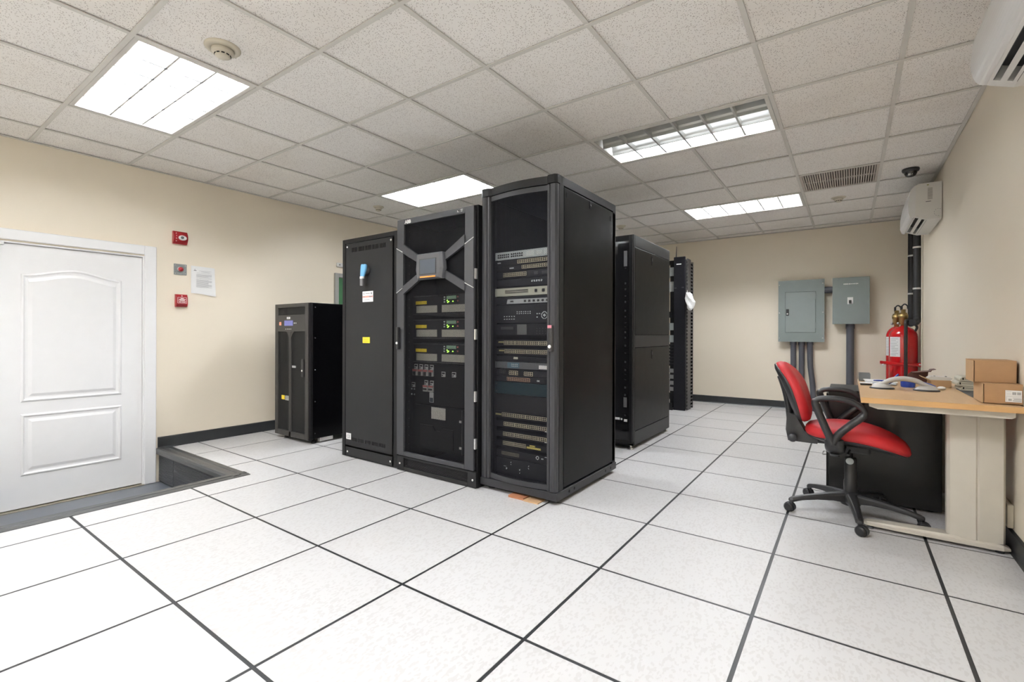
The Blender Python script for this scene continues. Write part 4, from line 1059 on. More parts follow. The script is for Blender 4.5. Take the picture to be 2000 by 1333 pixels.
# rack-mounted equipment
YE = yf+0.074
EX0, EX1 = x0+0.056, x1-0.054
def ports(x0, x1, z, dev, cols, h=0.022, mat=PORTF, cav=PORT, rows=2):
    gf, gc = G(), G(); w = (x1-x0)/cols; rh = h/rows
    gf.box(x0-0.001, x1+0.001, YE-0.0025, YE, z-h/2-0.0015, z+h/2+0.0015)
    for i in range(cols):
        for r_ in range(rows):
            zz = z-h/2+rh*r_
            gc.box(x0+w*i+w*0.14, x0+w*(i+1)-w*0.14, YE-0.0032, YE-0.002, zz+rh*0.16, zz+rh*0.86)
    stuff(obj('port_surround', gf, mat, dev)); stuff(obj('port', gc, cav, dev))
def device(z0, z1, mat, label, cat='network switch', name='network_switch', depth=0.30, group='rack equipment'):
    d = thing(name, label, cat, ((EX0+EX1)/2, YE+depth/2, z0), group)
    obj('chassis', G().box(EX0+0.012, EX1-0.012, YE, YE+depth, z0, z1), mat, d, bevel=0.0015)
    for xa in (EX0, EX1-0.012): obj('ear', G().box(xa, xa+0.012, YE-0.001, YE+0.001, z0, z1), mat, d)
    return d
def bits(dev, name, boxes, mat, th=0.0015):
    g = G()
    for (a, b, c, e) in boxes: g.box(a, b, YE-th, YE, c, e)
    return stuff(obj(name, g, mat, dev))
d = device(1.545, 1.598, SWG, 'pale grey rack switch, topmost of the tall network rack')
for a in (-1.955, -1.845): ports(a, a+0.100, 1.570, d, 6, 0.030, SWG)
bits(d, 'front_mark', [(-1.72, -1.66, 1.556, 1.588), (-1.64, -1.60, 1.560, 1.585), (-1.585, -1.55, 1.556, 1.590)], M('pale_face', (0.60, 0.64, 0.62), 0.4))
d = device(1.505, 1.542, SWD, 'dark rack switch right below the topmost pale one'); ports(-1.790, -1.530, 1.524, d, 16, 0.020); bits(d, 'badge', [(-1.955, -1.928, 1.522, 1.530)], SWG)
d = device(1.466, 1.502, SWD, 'second dark rack switch below the topmost pale one, with a pale badge'); ports(-1.755, -1.530, 1.487, d, 14, 0.020); bits(d, 'badge', [(-1.855, -1.820, 1.480, 1.489)], SWG)
d = device(1.416, 1.462, SWD, 'dark rack switch with a centred block of ports'); ports(-1.905, -1.720, 1.441, d, 12, 0.022); bits(d, 'badge', [(-1.66, -1.63, 1.43, 1.45), (-1.60, -1.55, 1.43, 1.45)], GREYPL)
d = device(1.362, 1.412, SWD, 'dark rack unit with a row of tiny white icons', 'rack unit', 'rack_unit'); bits(d, 'icon', [(-1.680+0.018*k, -1.669+0.018*k, 1.384, 1.396) for k in range(5)], SWG)
d = device(1.298, 1.352, SWC, 'cream rack switch with two blocks of black ports'); ports(-1.890, -1.800, 1.326, d, 8, 0.026, SWC); ports(-1.795, -1.705, 1.326, d, 8, 0.026, SWC)
bits(d, 'front_mark', [(-1.655, -1.635, 1.314, 1.336), (-1.600, -1.578, 1.314, 1.336)], PORT)
d = device(1.243, 1.292, SWD, 'thin rack router with a slanted pale front plate', 'router', 'rack_router')
g = G(); g.prism([(-1.876, 1.246), (EX1-0.013, 1.246), (EX1-0.013, 1.276), (-1.868, 1.276)], 'Y', YE-0.004, YE); obj('front_plate', g, M('router_plate', (0.40, 0.42, 0.42), 0.45), d)
g = G()
for k in range(6): g.box(-1.735+0.034*k, -1.719+0.034*k, YE-0.006, YE-0.003, 1.254, 1.268)
g.box(-1.845, -1.820, YE-0.006, YE-0.003, 1.256, 1.266); stuff(obj('port', g, PORT, d))
d = device(1.116, 1.238, SWD, 'black rack recorder with rows of small white keys and a round dial', 'recorder', 'rack_recorder')
bits(d, 'key', [(-1.900+0.020*k, -1.891+0.020*k, zz, zz+0.006) for k in range(5) for zz in (1.140, 1.158)]+[(-1.795+0.017*k, -1.787+0.017*k, zz, zz+0.006) for k in range(7) for zz in (1.176, 1.188)]+[(-1.640, -1.630, 1.150, 1.157), (-1.640, -1.630, 1.172, 1.179), (-1.622, -1.612, 1.172, 1.179)], SWG)
g = G(); pts = [(-1.580+0.022*math.cos(a*PI/8), YE-0.001, 1.165+0.022*math.sin(a*PI/8)) for a in range(17)]; g.tube(pts, 0.003, 5, caps=False); g.lathe((-1.580, YE, 1.165), [(0.010, 0), (0.009, -0.004), (0.0005, -0.005)], 12, axis='Y'); obj('dial', g, SWG, d)
d = device(1.036, 1.110, SWD, 'black rack server with grey drive plate and paper strip', 'server', 'rack_server')
bits(d, 'paper_strip', [(-1.925, -1.820, 1.074, 1.092)], GREYPL, 0.003); bits(d, 'drive_plate', [(-1.790, -1.715, 1.040, 1.106)], M('drive_grey', (0.11, 0.115, 0.11), 0.5), 0.003)
bits(d, 'key', [(-1.64+0.022*(k % 4), -1.634+0.022*(k % 4), 1.045+0.016*(k//4), 1.051+0.016*(k//4)) for k in range(12)], GREYPL)
LABY = M('dusty_yellow_tape', (0.36, 0.32, 0.14), 0.6)
def port_switch(z, label, xa, xb, cols, tape=None, group='48-port dark switches'):
    d = device(z-0.021, z+0.021, SWD, label)
    n = 4; w = (xb-xa)/n
    for k in range(n): ports(xa+w*k+0.002, xa+w*(k+1)-0.002, z+0.002, d, cols//n, 0.022)
    if tape: bits(d, 'tape', [tape], LABY, 0.003)
    return d
port_switch(0.982, 'dark rack switch with a long port row right below the rack server', -1.900, -1.530, 24, (-1.945, -1.903, 0.984, 0.993))
d = port_switch(0.925, 'dark rack switch with a long port row and taped end, above the badge unit', -1.895, -1.530, 24, (-1.940, -1.898, 0.926, 0.936))
d = device(0.862, 0.896, SWD, 'dark rack unit with one small pale badge', 'rack unit', 'rack_unit'); bits(d, 'badge', [(-1.820, -1.785, 0.876, 0.890)], SWC); bits(d, 'slot_line', [(-1.64, -1.54, 0.884, 0.886)], GREYPL)
d = device(0.812, 0.856, M('rack_mid_grey', (0.11, 0.115, 0.12), 0.45), 'grey rack unit with blue panel and white paper label', 'rack unit', 'rack_unit')
bits(d, 'blue_panel', [(-1.870, -1.775, 0.816, 0.852)], M('blue_panel', (0.10, 0.17, 0.21), 0.4), 0.002); bits(d, 'paper_label', [(-1.620, -1.535, 0.818, 0.842)], PAPER, 0.003)
bits(d, 'key', [(-1.835+0.014*k, -1.827+0.014*k, zz, zz+0.006) for k in range(4) for zz in (0.826, 0.838)], SWG, 0.004)
d = device(0.762, 0.804, SWD, 'dark rack switch with three short port groups'); ports(-1.935, -1.885, 0.788, d, 3, 0.020, GREYPL); ports(-1.855, -1.785, 0.784, d, 4, 0.024); ports(-1.735, -1.668, 0.782, d, 4, 0.024)
d = device(0.724, 0.758, SWD, 'dark rack switch with reddish port row above the teal blank panel'); ports(-1.872, -1.690, 0.742, d, 12, 0.020, M('copper_port', (0.45, 0.28, 0.18), 0.4, metal=0.3)); bits(d, 'badge', [(-1.635, -1.615, 0.736, 0.746)], SWG)
d = device(0.640, 0.720, TEAL, 'dark teal blank panel in the middle of the tall rack', 'blank panel', 'blank_panel', 0.02)
bits(d, 'screw_mark', [(-1.966, -1.956, 0.70, 0.71), (-1.966, -1.956, 0.65, 0.66)], GREYPL)
d = device(0.520, 0.636, M('blank_charcoal', (0.015, 0.0145, 0.016), 0.5, spec=0.25), 'charcoal blank panel below the teal one', 'blank panel', 'blank_panel', 0.02)
port_switch(0.497, 'dark rack switch with taped end right below the charcoal blank panel', -1.915, -1.530, 24, (-1.968, -1.920, 0.492, 0.503))
d = port_switch(0.435, 'dark rack switch with a short white tag, second below the charcoal blank panel', -1.900, -1.530, 24); bits(d, 'white_tag', [(-1.575, -1.540, 0.418, 0.423)], PAPER)
d = port_switch(0.367, 'dark rack switch with a short white tag, third below the charcoal blank panel', -1.905, -1.530, 24); bits(d, 'white_tag', [(-1.575, -1.540, 0.350, 0.355)], PAPER)
d = device(0.284, 0.326, SWD, 'dark rack switch with bright yellow tape beside its ports')
ports(-1.905, -1.815, 0.307, d, 8, 0.022); ports(-1.811, -1.722, 0.307, d, 8, 0.022); bits(d, 'tape', [(-1.712, -1.605, 0.296, 0.308), (-1.690, -1.648, 0.311, 0.320)], M('yellow_tape', (0.55, 0.47, 0.12), 0.6), 0.003)
d = device(0.212, 0.262, SWD, 'dark rack switch with one dim port row and a round emblem'); ports(-1.915, -1.775, 0.238, d, 12, 0.018, M('dim_port', (0.22, 0.20, 0.15), 0.5))
g = G(); g.tube([(-1.630+0.010*math.cos(a*PI/5), YE-0.001, 0.245+0.010*math.sin(a*PI/5)) for a in range(11)], 0.003, 5, caps=False); obj('emblem', g, SWG, d); bits(d, 'badge', [(-1.575, -1.54, 0.256, 0.260), (-1.600, -1.586, 0.24, 0.247)], SWG)
d = device(0.100, 0.206, SWD, 'dark rack battery unit with scattered small marks, lowest of the tall rack', 'battery unit', 'battery_unit')
bits(d, 'mark', [(-1.842, -1.836, 0.180, 0.188), (-1.842, -1.836, 0.166, 0.172), (-1.700, -1.694, 0.176, 0.184), (-1.702, -1.695, 0.160, 0.168), (-1.880, -1.870, 0.132, 0.144), (-1.772, -1.764, 0.140, 0.150), (-1.770, -1.765, 0.120, 0.128), (-1.90, -1.88, 0.150, 0.153)], SWG)
# wooden shims under the rack edge
for (xa, xb, ya, yb_, h_, lab) in ((-1.770, -1.655, 2.468, 2.55, 0.014, 'reddish wooden shim under the front edge of the tall rack'), (-1.650, -1.545, 2.462, 2.55, 0.008, 'pale wooden shim on the floor under the tall rack corner')):
    tag(obj('wooden_shim', G().box(xa, xb, ya, yb_, 0.0, h_), M('shim_'+lab[:4], (0.36, 0.15, 0.07) if h_ > 0.01 else (0.50, 0.32, 0.17), 0.7), loc=((xa+xb)/2, ya, 0)), lab, 'shim')

# ---- second server rack with split side panel
x0, x1, y0, y1, zb, z1 = -2.180, -1.580, 4.110, 5.185, 0.036, 1.945
t = thing('server_rack', 'black server rack with two-piece side panel and open dark front, on levelling feet', 'server rack', ((x0+x1)/2, 4.65, 0))
g = G()
for xa in (x0, x1-0.04):
    for ya in (y0+0.02, y1-0.04): g.box(xa, xa+0.04, ya, ya+0.04, zb, z1-0.03)
g.box(x0, x1, y0+0.02, y1, z1-0.03, z1); g.box(x0, x1, y0+0.02, y1, zb, zb+0.03); g.box(x0, x0+0.01, y0+0.06, y1-0.04, zb+0.03, z1-0.03); g.box(x0+0.04, x1-0.04, y1-0.012, y1, zb+0.03, z1-0.03)
obj('frame', g, BLK, t, bevel=0.002)
for (za, zb2, nm) in ((1.842, z1-0.002, 'top_fascia'), (1.038, 1.836, 'side_panel'), (0.922, 1.034, 'middle_fascia'), (0.165, 0.918, 'side_panel'), (zb, 0.160, 'bottom_fascia')):
    o = obj(nm, G().box(x1-0.006, x1+0.002, y0+0.050, y1-0.006, za, zb2), BLKS if nm == 'side_panel' else BLK2, t, bevel=0.003)
    if nm == 'side_panel':
        l2 = obj('latch', G().box(x1+0.001, x1+0.0045, 4.60, 4.628, zb2-0.115, zb2-0.025), DARK, o, bevel=0.002)
        obj('latch_button', G().box(x1+0.004, x1+0.007, 4.606, 4.622, zb2-0.075, zb2-0.045), GREYPL, l2)
g = G(); frame_rect(g, x0+0.004, x1-0.004, zb+0.02, z1-0.004, 0.030, y0, y0+0.02, 0.05, 0.03); dr = obj('door_frame', g, BLK, t, bevel=0.003)
obj('dark_front_sheet', G().box(x0+0.034, x1-0.034, y0+0.006, y0+0.010, zb+0.05, z1-0.054), M('opaque_dark_front', (0.012, 0.012, 0.013), 0.06), dr)  # opaque black sheet stands in for the shaded open front
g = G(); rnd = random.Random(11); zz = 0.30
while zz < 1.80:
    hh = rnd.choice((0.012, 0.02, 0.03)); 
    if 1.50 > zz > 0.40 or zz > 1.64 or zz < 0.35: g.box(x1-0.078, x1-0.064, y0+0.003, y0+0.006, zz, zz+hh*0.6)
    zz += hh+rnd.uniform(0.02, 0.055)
stuff(obj('port_mark', g, M('port_mark_grey', (0.035, 0.035, 0.035), 0.5), dr))  # small grey port and label marks set on the front, plain colour
for (za, zb2) in ((1.66, 1.80), (0.38, 0.47)): obj('grey_plate', G().box(x1-0.085, x1-0.055, y0+0.002, y0+0.006, za, zb2), M('plate_grey', (0.12, 0.12, 0.12), 0.5), dr)
g = G(); g.box(x1-0.165, x1-0.12, y0+0.002, y0+0.006, 0.262, 0.282); g.box(x1-0.110, x1-0.096, y0+0.002, y0+0.006, 0.262, 0.278); g.box(x1-0.080, x1-0.050, y0+0.002, y0+0.006, 0.250, 0.272)
stuff(obj('white_mark', g, PAPER, dr))
for xx in (x0+0.03, x1-0.03):
    for yy in (y0+0.04, y1-0.03): obj('foot', G().lathe((xx, yy, 0), [(0.022, 0), (0.022, 0.008), (0.009, 0.012), (0.009, zb)], 12), ZINC, t)

# ---- open two-post rack with vertical cable managers
t = thing('open_frame_rack', 'open black frame rack with tall finger cable duct, near the back wall', 'server rack', (-2.25, 6.78, 0))
g = G()
for xa in (-2.53, -2.045): g.box(xa, xa+0.075, 6.74, 6.83, 0.02, 2.06)
g.box(-2.53, -1.97, 6.735, 6.835, 2.02, 2.075); g.box(-2.53, -1.97, 6.60, 6.98, 0.0, 0.02)
g.box(-2.53, -1.97, 6.60, 6.605, 0.02, 0.10)
obj('post_frame', g, BLK, t, bevel=0.002)
cm = obj('cable_duct_cover', G().box(-1.968, -1.812, 6.640, 6.662, 0.0, 2.105), M('duct_cover', (0.006, 0.006, 0.0085), 0.42, spec=0.25), t, bevel=0.008, seg=3)
g = G(); g.box(-1.968, -1.955, 6.662, 7.02, 0.0, 2.09); g.box(-1.815, -1.802, 6.725, 6.885, 0.0, 2.085); g.box(-1.955, -1.815, 6.80, 6.81, 0.0, 2.08)
obj('duct_body', g, M('duct_grey', (0.055, 0.053, 0.052), 0.45), t, bevel=0.002)
fing = None
for s_, (ya, yb2) in enumerate(((6.664, 6.724), (6.886, 7.00))):
    for k in range(42):
        zz = 0.03+k*0.049
        if fing is None or k == 0:
            g = G(); g.box(-1.815, -1.803, ya, yb2, zz, zz+0.018); g.box(-1.817, -1.800, (ya if s_ == 0 else yb2-0.012), (ya+0.012 if s_ == 0 else yb2), zz-0.010, zz+0.026); fing = obj('finger', g, M('finger_grey', (0.055, 0.054, 0.052), 0.5), t)
        else: copy_part(fing, t, (0, 0, 0.049*k))
obj('duct_cover_rear', G().box(-1.968, -1.806, 7.003, 7.02, 0.0, 2.06), BLK, t, bevel=0.004)
obj('name_plate', G().box(-1.93, -1.865, 6.638, 6.640, 1.998, 2.010), PAPER, cm)
g = G(); g.box(-1.965, -1.93, 6.636, 6.640, 1.672, 1.685); g.box(-1.86, -1.83, 6.636, 6.640, 1.676, 1.69); stuff(obj('catch', g, GREYPL, cm))
obj('antenna', G().tube([(-1.953, 6.70, 2.09), (-1.950, 6.70, 2.18), (-1.948, 6.70, 2.26)], [0.008, 0.005, 0.003], 8), BPL, t)
def oracked(z0, z1, mat, label, cat, name):
    d = thing(name, label, cat, (-2.25, 6.80, z0), 'units in the open frame rack')
    obj('chassis', G().box(-2.4545, -2.0455, 6.735, 6.95, z0, z1), mat, d, bevel=0.002)
    for xa in (-2.47, -2.047): obj('ear', G().box(xa, xa+0.075 if xa > -2.2 else xa+0.02, 6.735, 6.740, z0, z1), mat, d)
    return d
for (a, b, mt, lab, cat, nm) in ((1.86, 1.98, SWG, 'pale grey modem unit near the top of the open frame rack', 'modem', 'rack_modem'), (1.64, 1.78, SWG, 'pale grey modem unit second from the top of the open frame rack', 'modem', 'rack_modem'),
        (1.28, 1.36, SWD, 'black shelf unit halfway up the open frame rack', 'rack unit', 'rack_unit'), (1.10, 1.20, SWG, 'pale unit under the black shelf in the open frame rack', 'rack unit', 'rack_unit'), (0.93, 1.03, SWG, 'pale unit above the patch panels in the open frame rack', 'rack unit', 'rack_unit')):
    d = oracked(a, b, mt, lab, cat, nm)
for k in range(7):
    d = oracked(0.60+k*0.045, 0.632+k*0.045, SWD, 'black patch panel in the open frame rack', 'patch panel', 'patch_panel'); d['group'] = 'patch panels in the open rack'
    obj('label_strip', G().box(-2.44, -1.975, 6.729, 6.735, 0.628+k*0.045, 0.634+k*0.045), GREYPL, d)
for k in range(4):
    d = oracked(0.25+k*0.085, 0.305+k*0.085, M('patch_grey', (0.30, 0.30, 0.29), 0.5), 'grey patch panel near the foot of the open frame rack', 'patch panel', 'patch_panel'); d['group'] = 'grey patch panels in the open rack'
# white bag hooked on the duct
t = thing('plastic_bag', 'crumpled white plastic bag hanging from the finger cable duct', 'bag', (-1.735, 6.655, 1.37))
g = G(); rings = []
for (z, xc, w, d_) in ((1.605, -1.770, 0.028, 0.010), (1.58, -1.760, 0.040, 0.018), (1.53, -1.748, 0.052, 0.03), (1.48, -1.735, 0.060, 0.035), (1.43, -1.735, 0.050, 0.035), (1.39, -1.735, 0.036, 0.025), (1.372, -1.735, 0.020, 0.012)):
    rings.append([(xc+w*math.cos(a)*(1+0.18*math.sin(3*a+z*40)), 6.610+d_*math.sin(a)*(1+0.25*math.cos(2*a+z*30)), z+0.008*math.sin(2*a)) for a in [2*PI*k/14 for k in range(14)]])
g.loft(rings, smooth=False); obj('bag_body', g, PAPER, t)
obj('bag_handle', G().tube(bez([(-1.775, 6.61, 1.60), (-1.785, 6.635, 1.635), (-1.800, 6.663, 1.625)], 4), 0.004, 6), PAPER, t)

# ================================================================== DESK CORNER
# ---- desk against the right wall
DX0, DX1, DY0, DY1, DZ = 0.050, 0.640, 3.050, 4.300, 0.722
t = thing('office_desk', 'beech topped desk with beige metal T-leg against the right wall', 'desk', (0.34, 3.6, 0))
obj('table_top', G().box(DX0, DX1, DY0+0.002, DY1, DZ-0.028, DZ), WOOD, t, bevel=0.0015)
obj('edge_band', G().box(DX0, DX1, DY0, DY0+0.002, DZ-0.0275, DZ-0.0005), WOODE, t)
g = G(); g.prism([(0.084, 0.693), (0.084, 0.676), (0.120, 0.664), (0.600, 0.664), (0.612, 0.672), (0.612, 0.693)], 'Y', 3.075, 3.135)
obj('cross_rail', g, BEIGE, t, bevel=0.002)
def leg(yc):
    g = G()
    g.prism([(0.400, yc-0.012), (0.410, yc-0.030), (0.503, yc-0.040), (0.509, yc-0.034), (0.515, yc-0.040), (0.600, yc-0.030), (0.610, yc-0.012), (0.610, yc+0.030), (0.400, yc+0.030)], 'Z', 0.045, 0.664)
    obj('leg', g, BEIGE, t)
    g = G(); rings = []
    for (x, w, zt, zb2) in ((0.066, 0.018, 0.030, 0.018), (0.080, 0.030, 0.036, 0.016), (0.20, 0.040, 0.042, 0.016), (0.40, 0.044, 0.048, 0.016), (0.56, 0.044, 0.048, 0.016), (0.600, 0.040, 0.040, 0.016), (0.6265, 0.024, 0.026, 0.016)):
        zm = zb2+(zt-zb2)*0.55
        rings.append([(x, yc-w, zb2), (x, yc+w, zb2), (x, yc+w, zm), (x, yc+w*0.75, zt), (x, yc-w*0.75, zt), (x, yc-w*0.86, zm+0.004), (x, yc-w, zm)])
    g.loft(rings, smooth=False); ft = obj('foot_bar', g, BEIGE, t, fixn=True)
    for x in (0.095, 0.590): obj('levelling_foot', G().lathe((x, yc-0.018, 0), [(0.016, 0), (0.016, 0.009), (0.008, 0.011), (0.007, 0.018)], 10), GREYPL, ft)
leg(3.245); leg(4.20)
# ---- black drawer pedestal under the desk
t = thing('drawer_pedestal', 'black metal drawer pedestal tucked half under the desk', 'pedestal', (0.16, 3.93, 0))
px0, px1, py0, py1, pz = -0.108, 0.440, 3.702, 4.150, 0.690
obj('body', G().box(px0, px1, py0, py1, 0.012, pz), M('pedestal_black', (0.012, 0.012, 0.012), 0.30), t, bevel=0.003)
for k, (za, zb2) in enumerate(((0.03, 0.30), (0.305, 0.48), (0.485, 0.665))):
    dw = obj('drawer_front', G().box(px0-0.012, px0-0.0005, py0+0.008, py1-0.008, za, zb2), BLK2, t, bevel=0.002)
    obj('handle', G().tube(bez([(px0-0.012, py0+0.10, zb2-0.05), (px0-0.032, py0+0.105, zb2-0.055), (px0-0.034, py0+0.20, zb2-0.055), (px0-0.012, py0+0.205, zb2-0.05)], 4), 0.004, 6), STEEL, dw)
obj('lock', G().lathe((px0-0.012, py0+0.05, 0.63), [(0.010, 0), (0.010, -0.010), (0.001, -0.011)], 10, axis='X'), ZINC, t)
for xx in (px0+0.05, px1-0.05):
    for yy in (py0+0.05, py1-0.05): obj('glide', G().lathe((xx, yy, 0), [(0.02, 0), (0.02, 0.012)], 10), BPL, t)
# pale trunking on the wall behind the desk leg
t = thing('wall_trunking', 'pale plastic trunking on right wall behind the desk leg', 'trunking', (0.640, 3.42, 0.11))
obj('cover', G().box(0.622, 0.6465, 3.270, 3.60, 0.112, 0.225), CREAM, t, bevel=0.006)
obj('cable_hole', G().lathe((0.6215, 3.50, 0.19), [(0.012, 0), (0.0005, -0.001)], 12, axis='X'), DARK, t)

# ---- swivel chair with red upholstery
CXc, CYc = 0.008, 3.385
t = thing('office_chair', 'red upholstered swivel chair with black loop armrests pulled up to the desk', 'chair', (CXc, CYc, 0))
def sup(n, a, b, e=2.6):
    out = []
    for k in range(n):
        th = 2*PI*k/n; c, s = math.cos(th), math.sin(th)
        out.append((a*math.copysign(abs(c)**(2/e), c), b*math.copysign(abs(s)**(2/e), s)))
    return out
SO = sup(40, 0.246, 0.232)
def droop(x):
    d = x-CXc; z = 0.012*math.exp(-((d+0.05)/0.15)**2)
    if d > 0.02: z -= ((d-0.02)/0.25)**2*0.070
    if d < -0.14: z += 0.010*((-d-0.14)/0.1)
    return z
def cushion(prof, xo=0.022):
    return [[(CXc+xo+p[0]*s, CYc+p[1]*s, z+droop(CXc+xo+p[0]*s)) for p in SO] for s, z in prof]
g = G(); g.loft(cushion([(0.90, 0.448), (0.97, 0.452), (1.0, 0.470), (0.985, 0.490), (0.94, 0.504), (0.85, 0.512), (0.65, 0.517), (0.35, 0.518), (0.01, 0.518)]))
seat = obj('seat_cushion', g, FABR, t)
g = G()
for s_ in (-1, 1):
    pts = [(CXc+0.022+x, CYc+s_*0.112, 0.5125+droop(CXc+0.022+x)) for x in [-0.17+0.03*k for k in range(11)]]
    obj('seam', G().tube(pts, 0.0032, 5), FABR, seat)
g = G(); g.loft(cushion([(0.01, 0.415), (0.55, 0.418), (0.80, 0.428), (0.95, 0.444), (0.975, 0.454), (0.93, 0.458)])); obj('seat_pan', g, BPL, t)
# backrest: local (u across, v up) bent around the sitter, leaning back
BO = sup(40, 0.205, 0.185, 2.3)
ctr = Vector((-0.262, CYc, 0.700)); up = Vector((-0.30, 0, 0.954)).normalized(); nb = Vector((0.954, 0, 0.30)).normalized()
def backpt(p, s, h):
    u, v_ = p[0]*s, p[1]*s
    if v_ < 0: u *= 1-0.12*(v_/0.185)**2
    q = ctr+Vector((0, 1, 0))*u+up*v_+nb*(h+0.45*u*u*1.2)
    return q+Vector((-0.35*max(0, v_)**2*3, 0, 0))
g = G(); g.loft([[backpt(p, s, h) for p in BO] for s, h in ((0.93, -0.026), (1.0, -0.014), (1.0, 0.006), (0.96, 0.022), (0.86, 0.033), (0.6, 0.040), (0.3, 0.041), (0.01, 0.041))])
bc = obj('backrest_cushion', g, FABR, t, fixn=True)
g = G()
for s_ in (-1, 1):
    pts = [backpt((s_*0.105, v_), 1.0, 0.039-0.9*v_*v_*0.9) for v_ in [-0.14+0.035*k for k in range(9)]]
    obj('seam', G().tube(pts, 0.003, 5), FABR, bc)
g = G(); g.loft([[backpt(p, s, h) for p in BO] for s, h in ((0.975, -0.014), (0.97, -0.030), (0.86, -0.042), (0.55, -0.050), (0.01, -0.052))]); obj('backrest_shell', g, BPL, t, fixn=True)
# back bar and mechanism
g = G(); pts = bez([(-0.02, CYc, 0.425), (-0.14, CYc, 0.418), (-0.225, CYc, 0.425), (-0.275, CYc, 0.455), (-0.292, CYc, 0.52), (-0.300, CYc, 0.60), (-0.318, CYc, 0.70), (-0.345, CYc, 0.79)], 5)
g.tube(pts, [0.020]*len(pts), 10, flat=((0, 1, 0), 2.8)); obj('back_bar', g, BPL, t)
g = G(); g.prism([(-0.300, 0.405), (-0.150, 0.402), (-0.150, 0.440), (-0.215, 0.470), (-0.262, 0.560), (-0.306, 0.575), (-0.312, 0.47)], 'Y', CYc-0.062, CYc+0.062); obj('back_bracket', g, BPL, t, bevel=0.010, seg=3)
g = G(); g.lathe((-0.272, CYc-0.062, 0.432), [(0.012, 0), (0.012, -0.02), (0.023, -0.024), (0.024, -0.055), (0.020, -0.062), (0.001, -0.064)], 16, axis='Y'); obj('adjust_knob', g, GREYPL, t)
obj('mechanism', G().box(CXc-0.11, CXc+0.09, CYc-0.075, CYc+0.075, 0.372, 0.420), BPL, t, bevel=0.012, seg=3)
# arms
def arm(yc, s_):
    pts = [(-0.070, yc, 0.448), (-0.105, yc, 0.535), (-0.150, yc, 0.655), (-0.146, yc, 0.682), (-0.120, yc, 0.694), (-0.060, yc, 0.698), (0.000, yc, 0.690), (0.042, yc, 0.668), (0.066, yc, 0.638), (0.054, yc, 0.608), (0.010, yc, 0.565), (-0.045, yc, 0.505), (-0.068, yc, 0.452)]
    pb = bez(pts, 4); g = G(); n = len(pb)
    rad = [0.0195 if (i < n*0.24 or i > n*0.70) else 0.0155 for i in range(n)]
    g.tube(pb, rad, 12, flat=((0, 1, 0), 1.45)); a = obj('armrest', g, BPL, t)
    g = G(); g.tube(bez([(-0.066, yc, 0.475), (-0.064, yc-s_*0.01, 0.428), (-0.060, yc-s_*0.06, 0.408), (-0.055, yc-s_*0.19, 0.405)], 4), 0.026, 12, flat=((1, 0, 0), 1.7)); obj('arm_bracket', g, BPL, a)
    obj('bolt_cap', G().lathe((-0.062, yc-s_*0.006, 0.398), [(0.022, 0), (0.022, -0.012), (0.001, -0.013)], 14), BPL, a)
arm(3.122, -1); arm(3.648, 1)
# gas lift
obj('gas_lift', G().lathe((CXc, CYc, 0), [(0.030, 0.085), (0.030, 0.100), (0.034, 0.102), (0.033, 0.20), (0.030, 0.205), (0.030, 0.325), (0.026, 0.335), (0.012, 0.336), (0.012, 0.380)], 20), BPL, t)
lv = obj('lift_lever', G().tube([(CXc, CYc-0.03, 0.388), (CXc-0.01, CYc-0.16, 0.392), (CXc-0.012, CYc-0.21, 0.388)], 0.006, 8), BPL, t)
g = G(); g.lathe((CXc-0.004, CYc-0.030, 0.318), [(0.019, 0), (0.016, -0.003), (0.0005, -0.0035)], 16, axis='Y'); obj('maker_badge', g, SWG, t)
# star base
g = G(); g.lathe((CXc, CYc, 0), [(0.034, 0.060), (0.048, 0.066), (0.050, 0.118), (0.042, 0.135), (0.031, 0.140)], 20); obj('base_hub', g, BPL, t)
BR = 0.310
for k in range(5):
    an = math.radians(-155+72*k); d = Vector((math.cos(an), math.sin(an), 0)); s_ = Vector((-d.y, d.x, 0)); C = Vector((CXc, CYc, 0))
    g = G(); rings = []
    for (r_, w, zt, zb2) in ((0.035, 0.030, 0.134, 0.078), (0.10, 0.026, 0.126, 0.086), (0.18, 0.022, 0.114, 0.084), (0.26, 0.019, 0.099, 0.074), (BR, 0.018, 0.086, 0.060), (BR+0.016, 0.012, 0.078, 0.060)):
        p = C+d*r_
        rings.append([p-s_*w+Vector((0, 0, zb2)), p+s_*w+Vector((0, 0, zb2)), p+s_*w+Vector((0, 0, zt-0.012)), p+s_*w*0.6+Vector((0, 0, zt)), p-s_*w*0.6+Vector((0, 0, zt)), p-s_*w+Vector((0, 0, zt-0.012))])
    g.loft(rings, smooth=False); lg = obj('base_leg', g, BPL, t, bevel=0.004, fixn=True)
    p = C+d*BR; ca = an+random.uniform(-1.2, 1.2) if k != 1 else an+0.9
    cd = Vector((math.cos(ca), math.sin(ca), 0)); cs = Vector((-cd.y, cd.x, 0)); wc = p+cd*0.012+Vector((0, 0, 0.0265))
    g = G()
    for q in (-1, 1): g.tube([wc+cs*q*0.006, wc+cs*q*0.009, wc+cs*q*0.019, wc+cs*q*0.024], [0.020, 0.0265, 0.0265, 0.019], 16)
    cst = obj('castor', g, BPL, lg)
    g = G(); g.tube([p+Vector((0, 0, 0.062)), p+Vector((0, 0, 0.040))], 0.009, 8); g.tube([wc-cs*0.005, wc+cs*0.005], 0.029, 16); obj('castor_hood', g, GREYPL, lg)

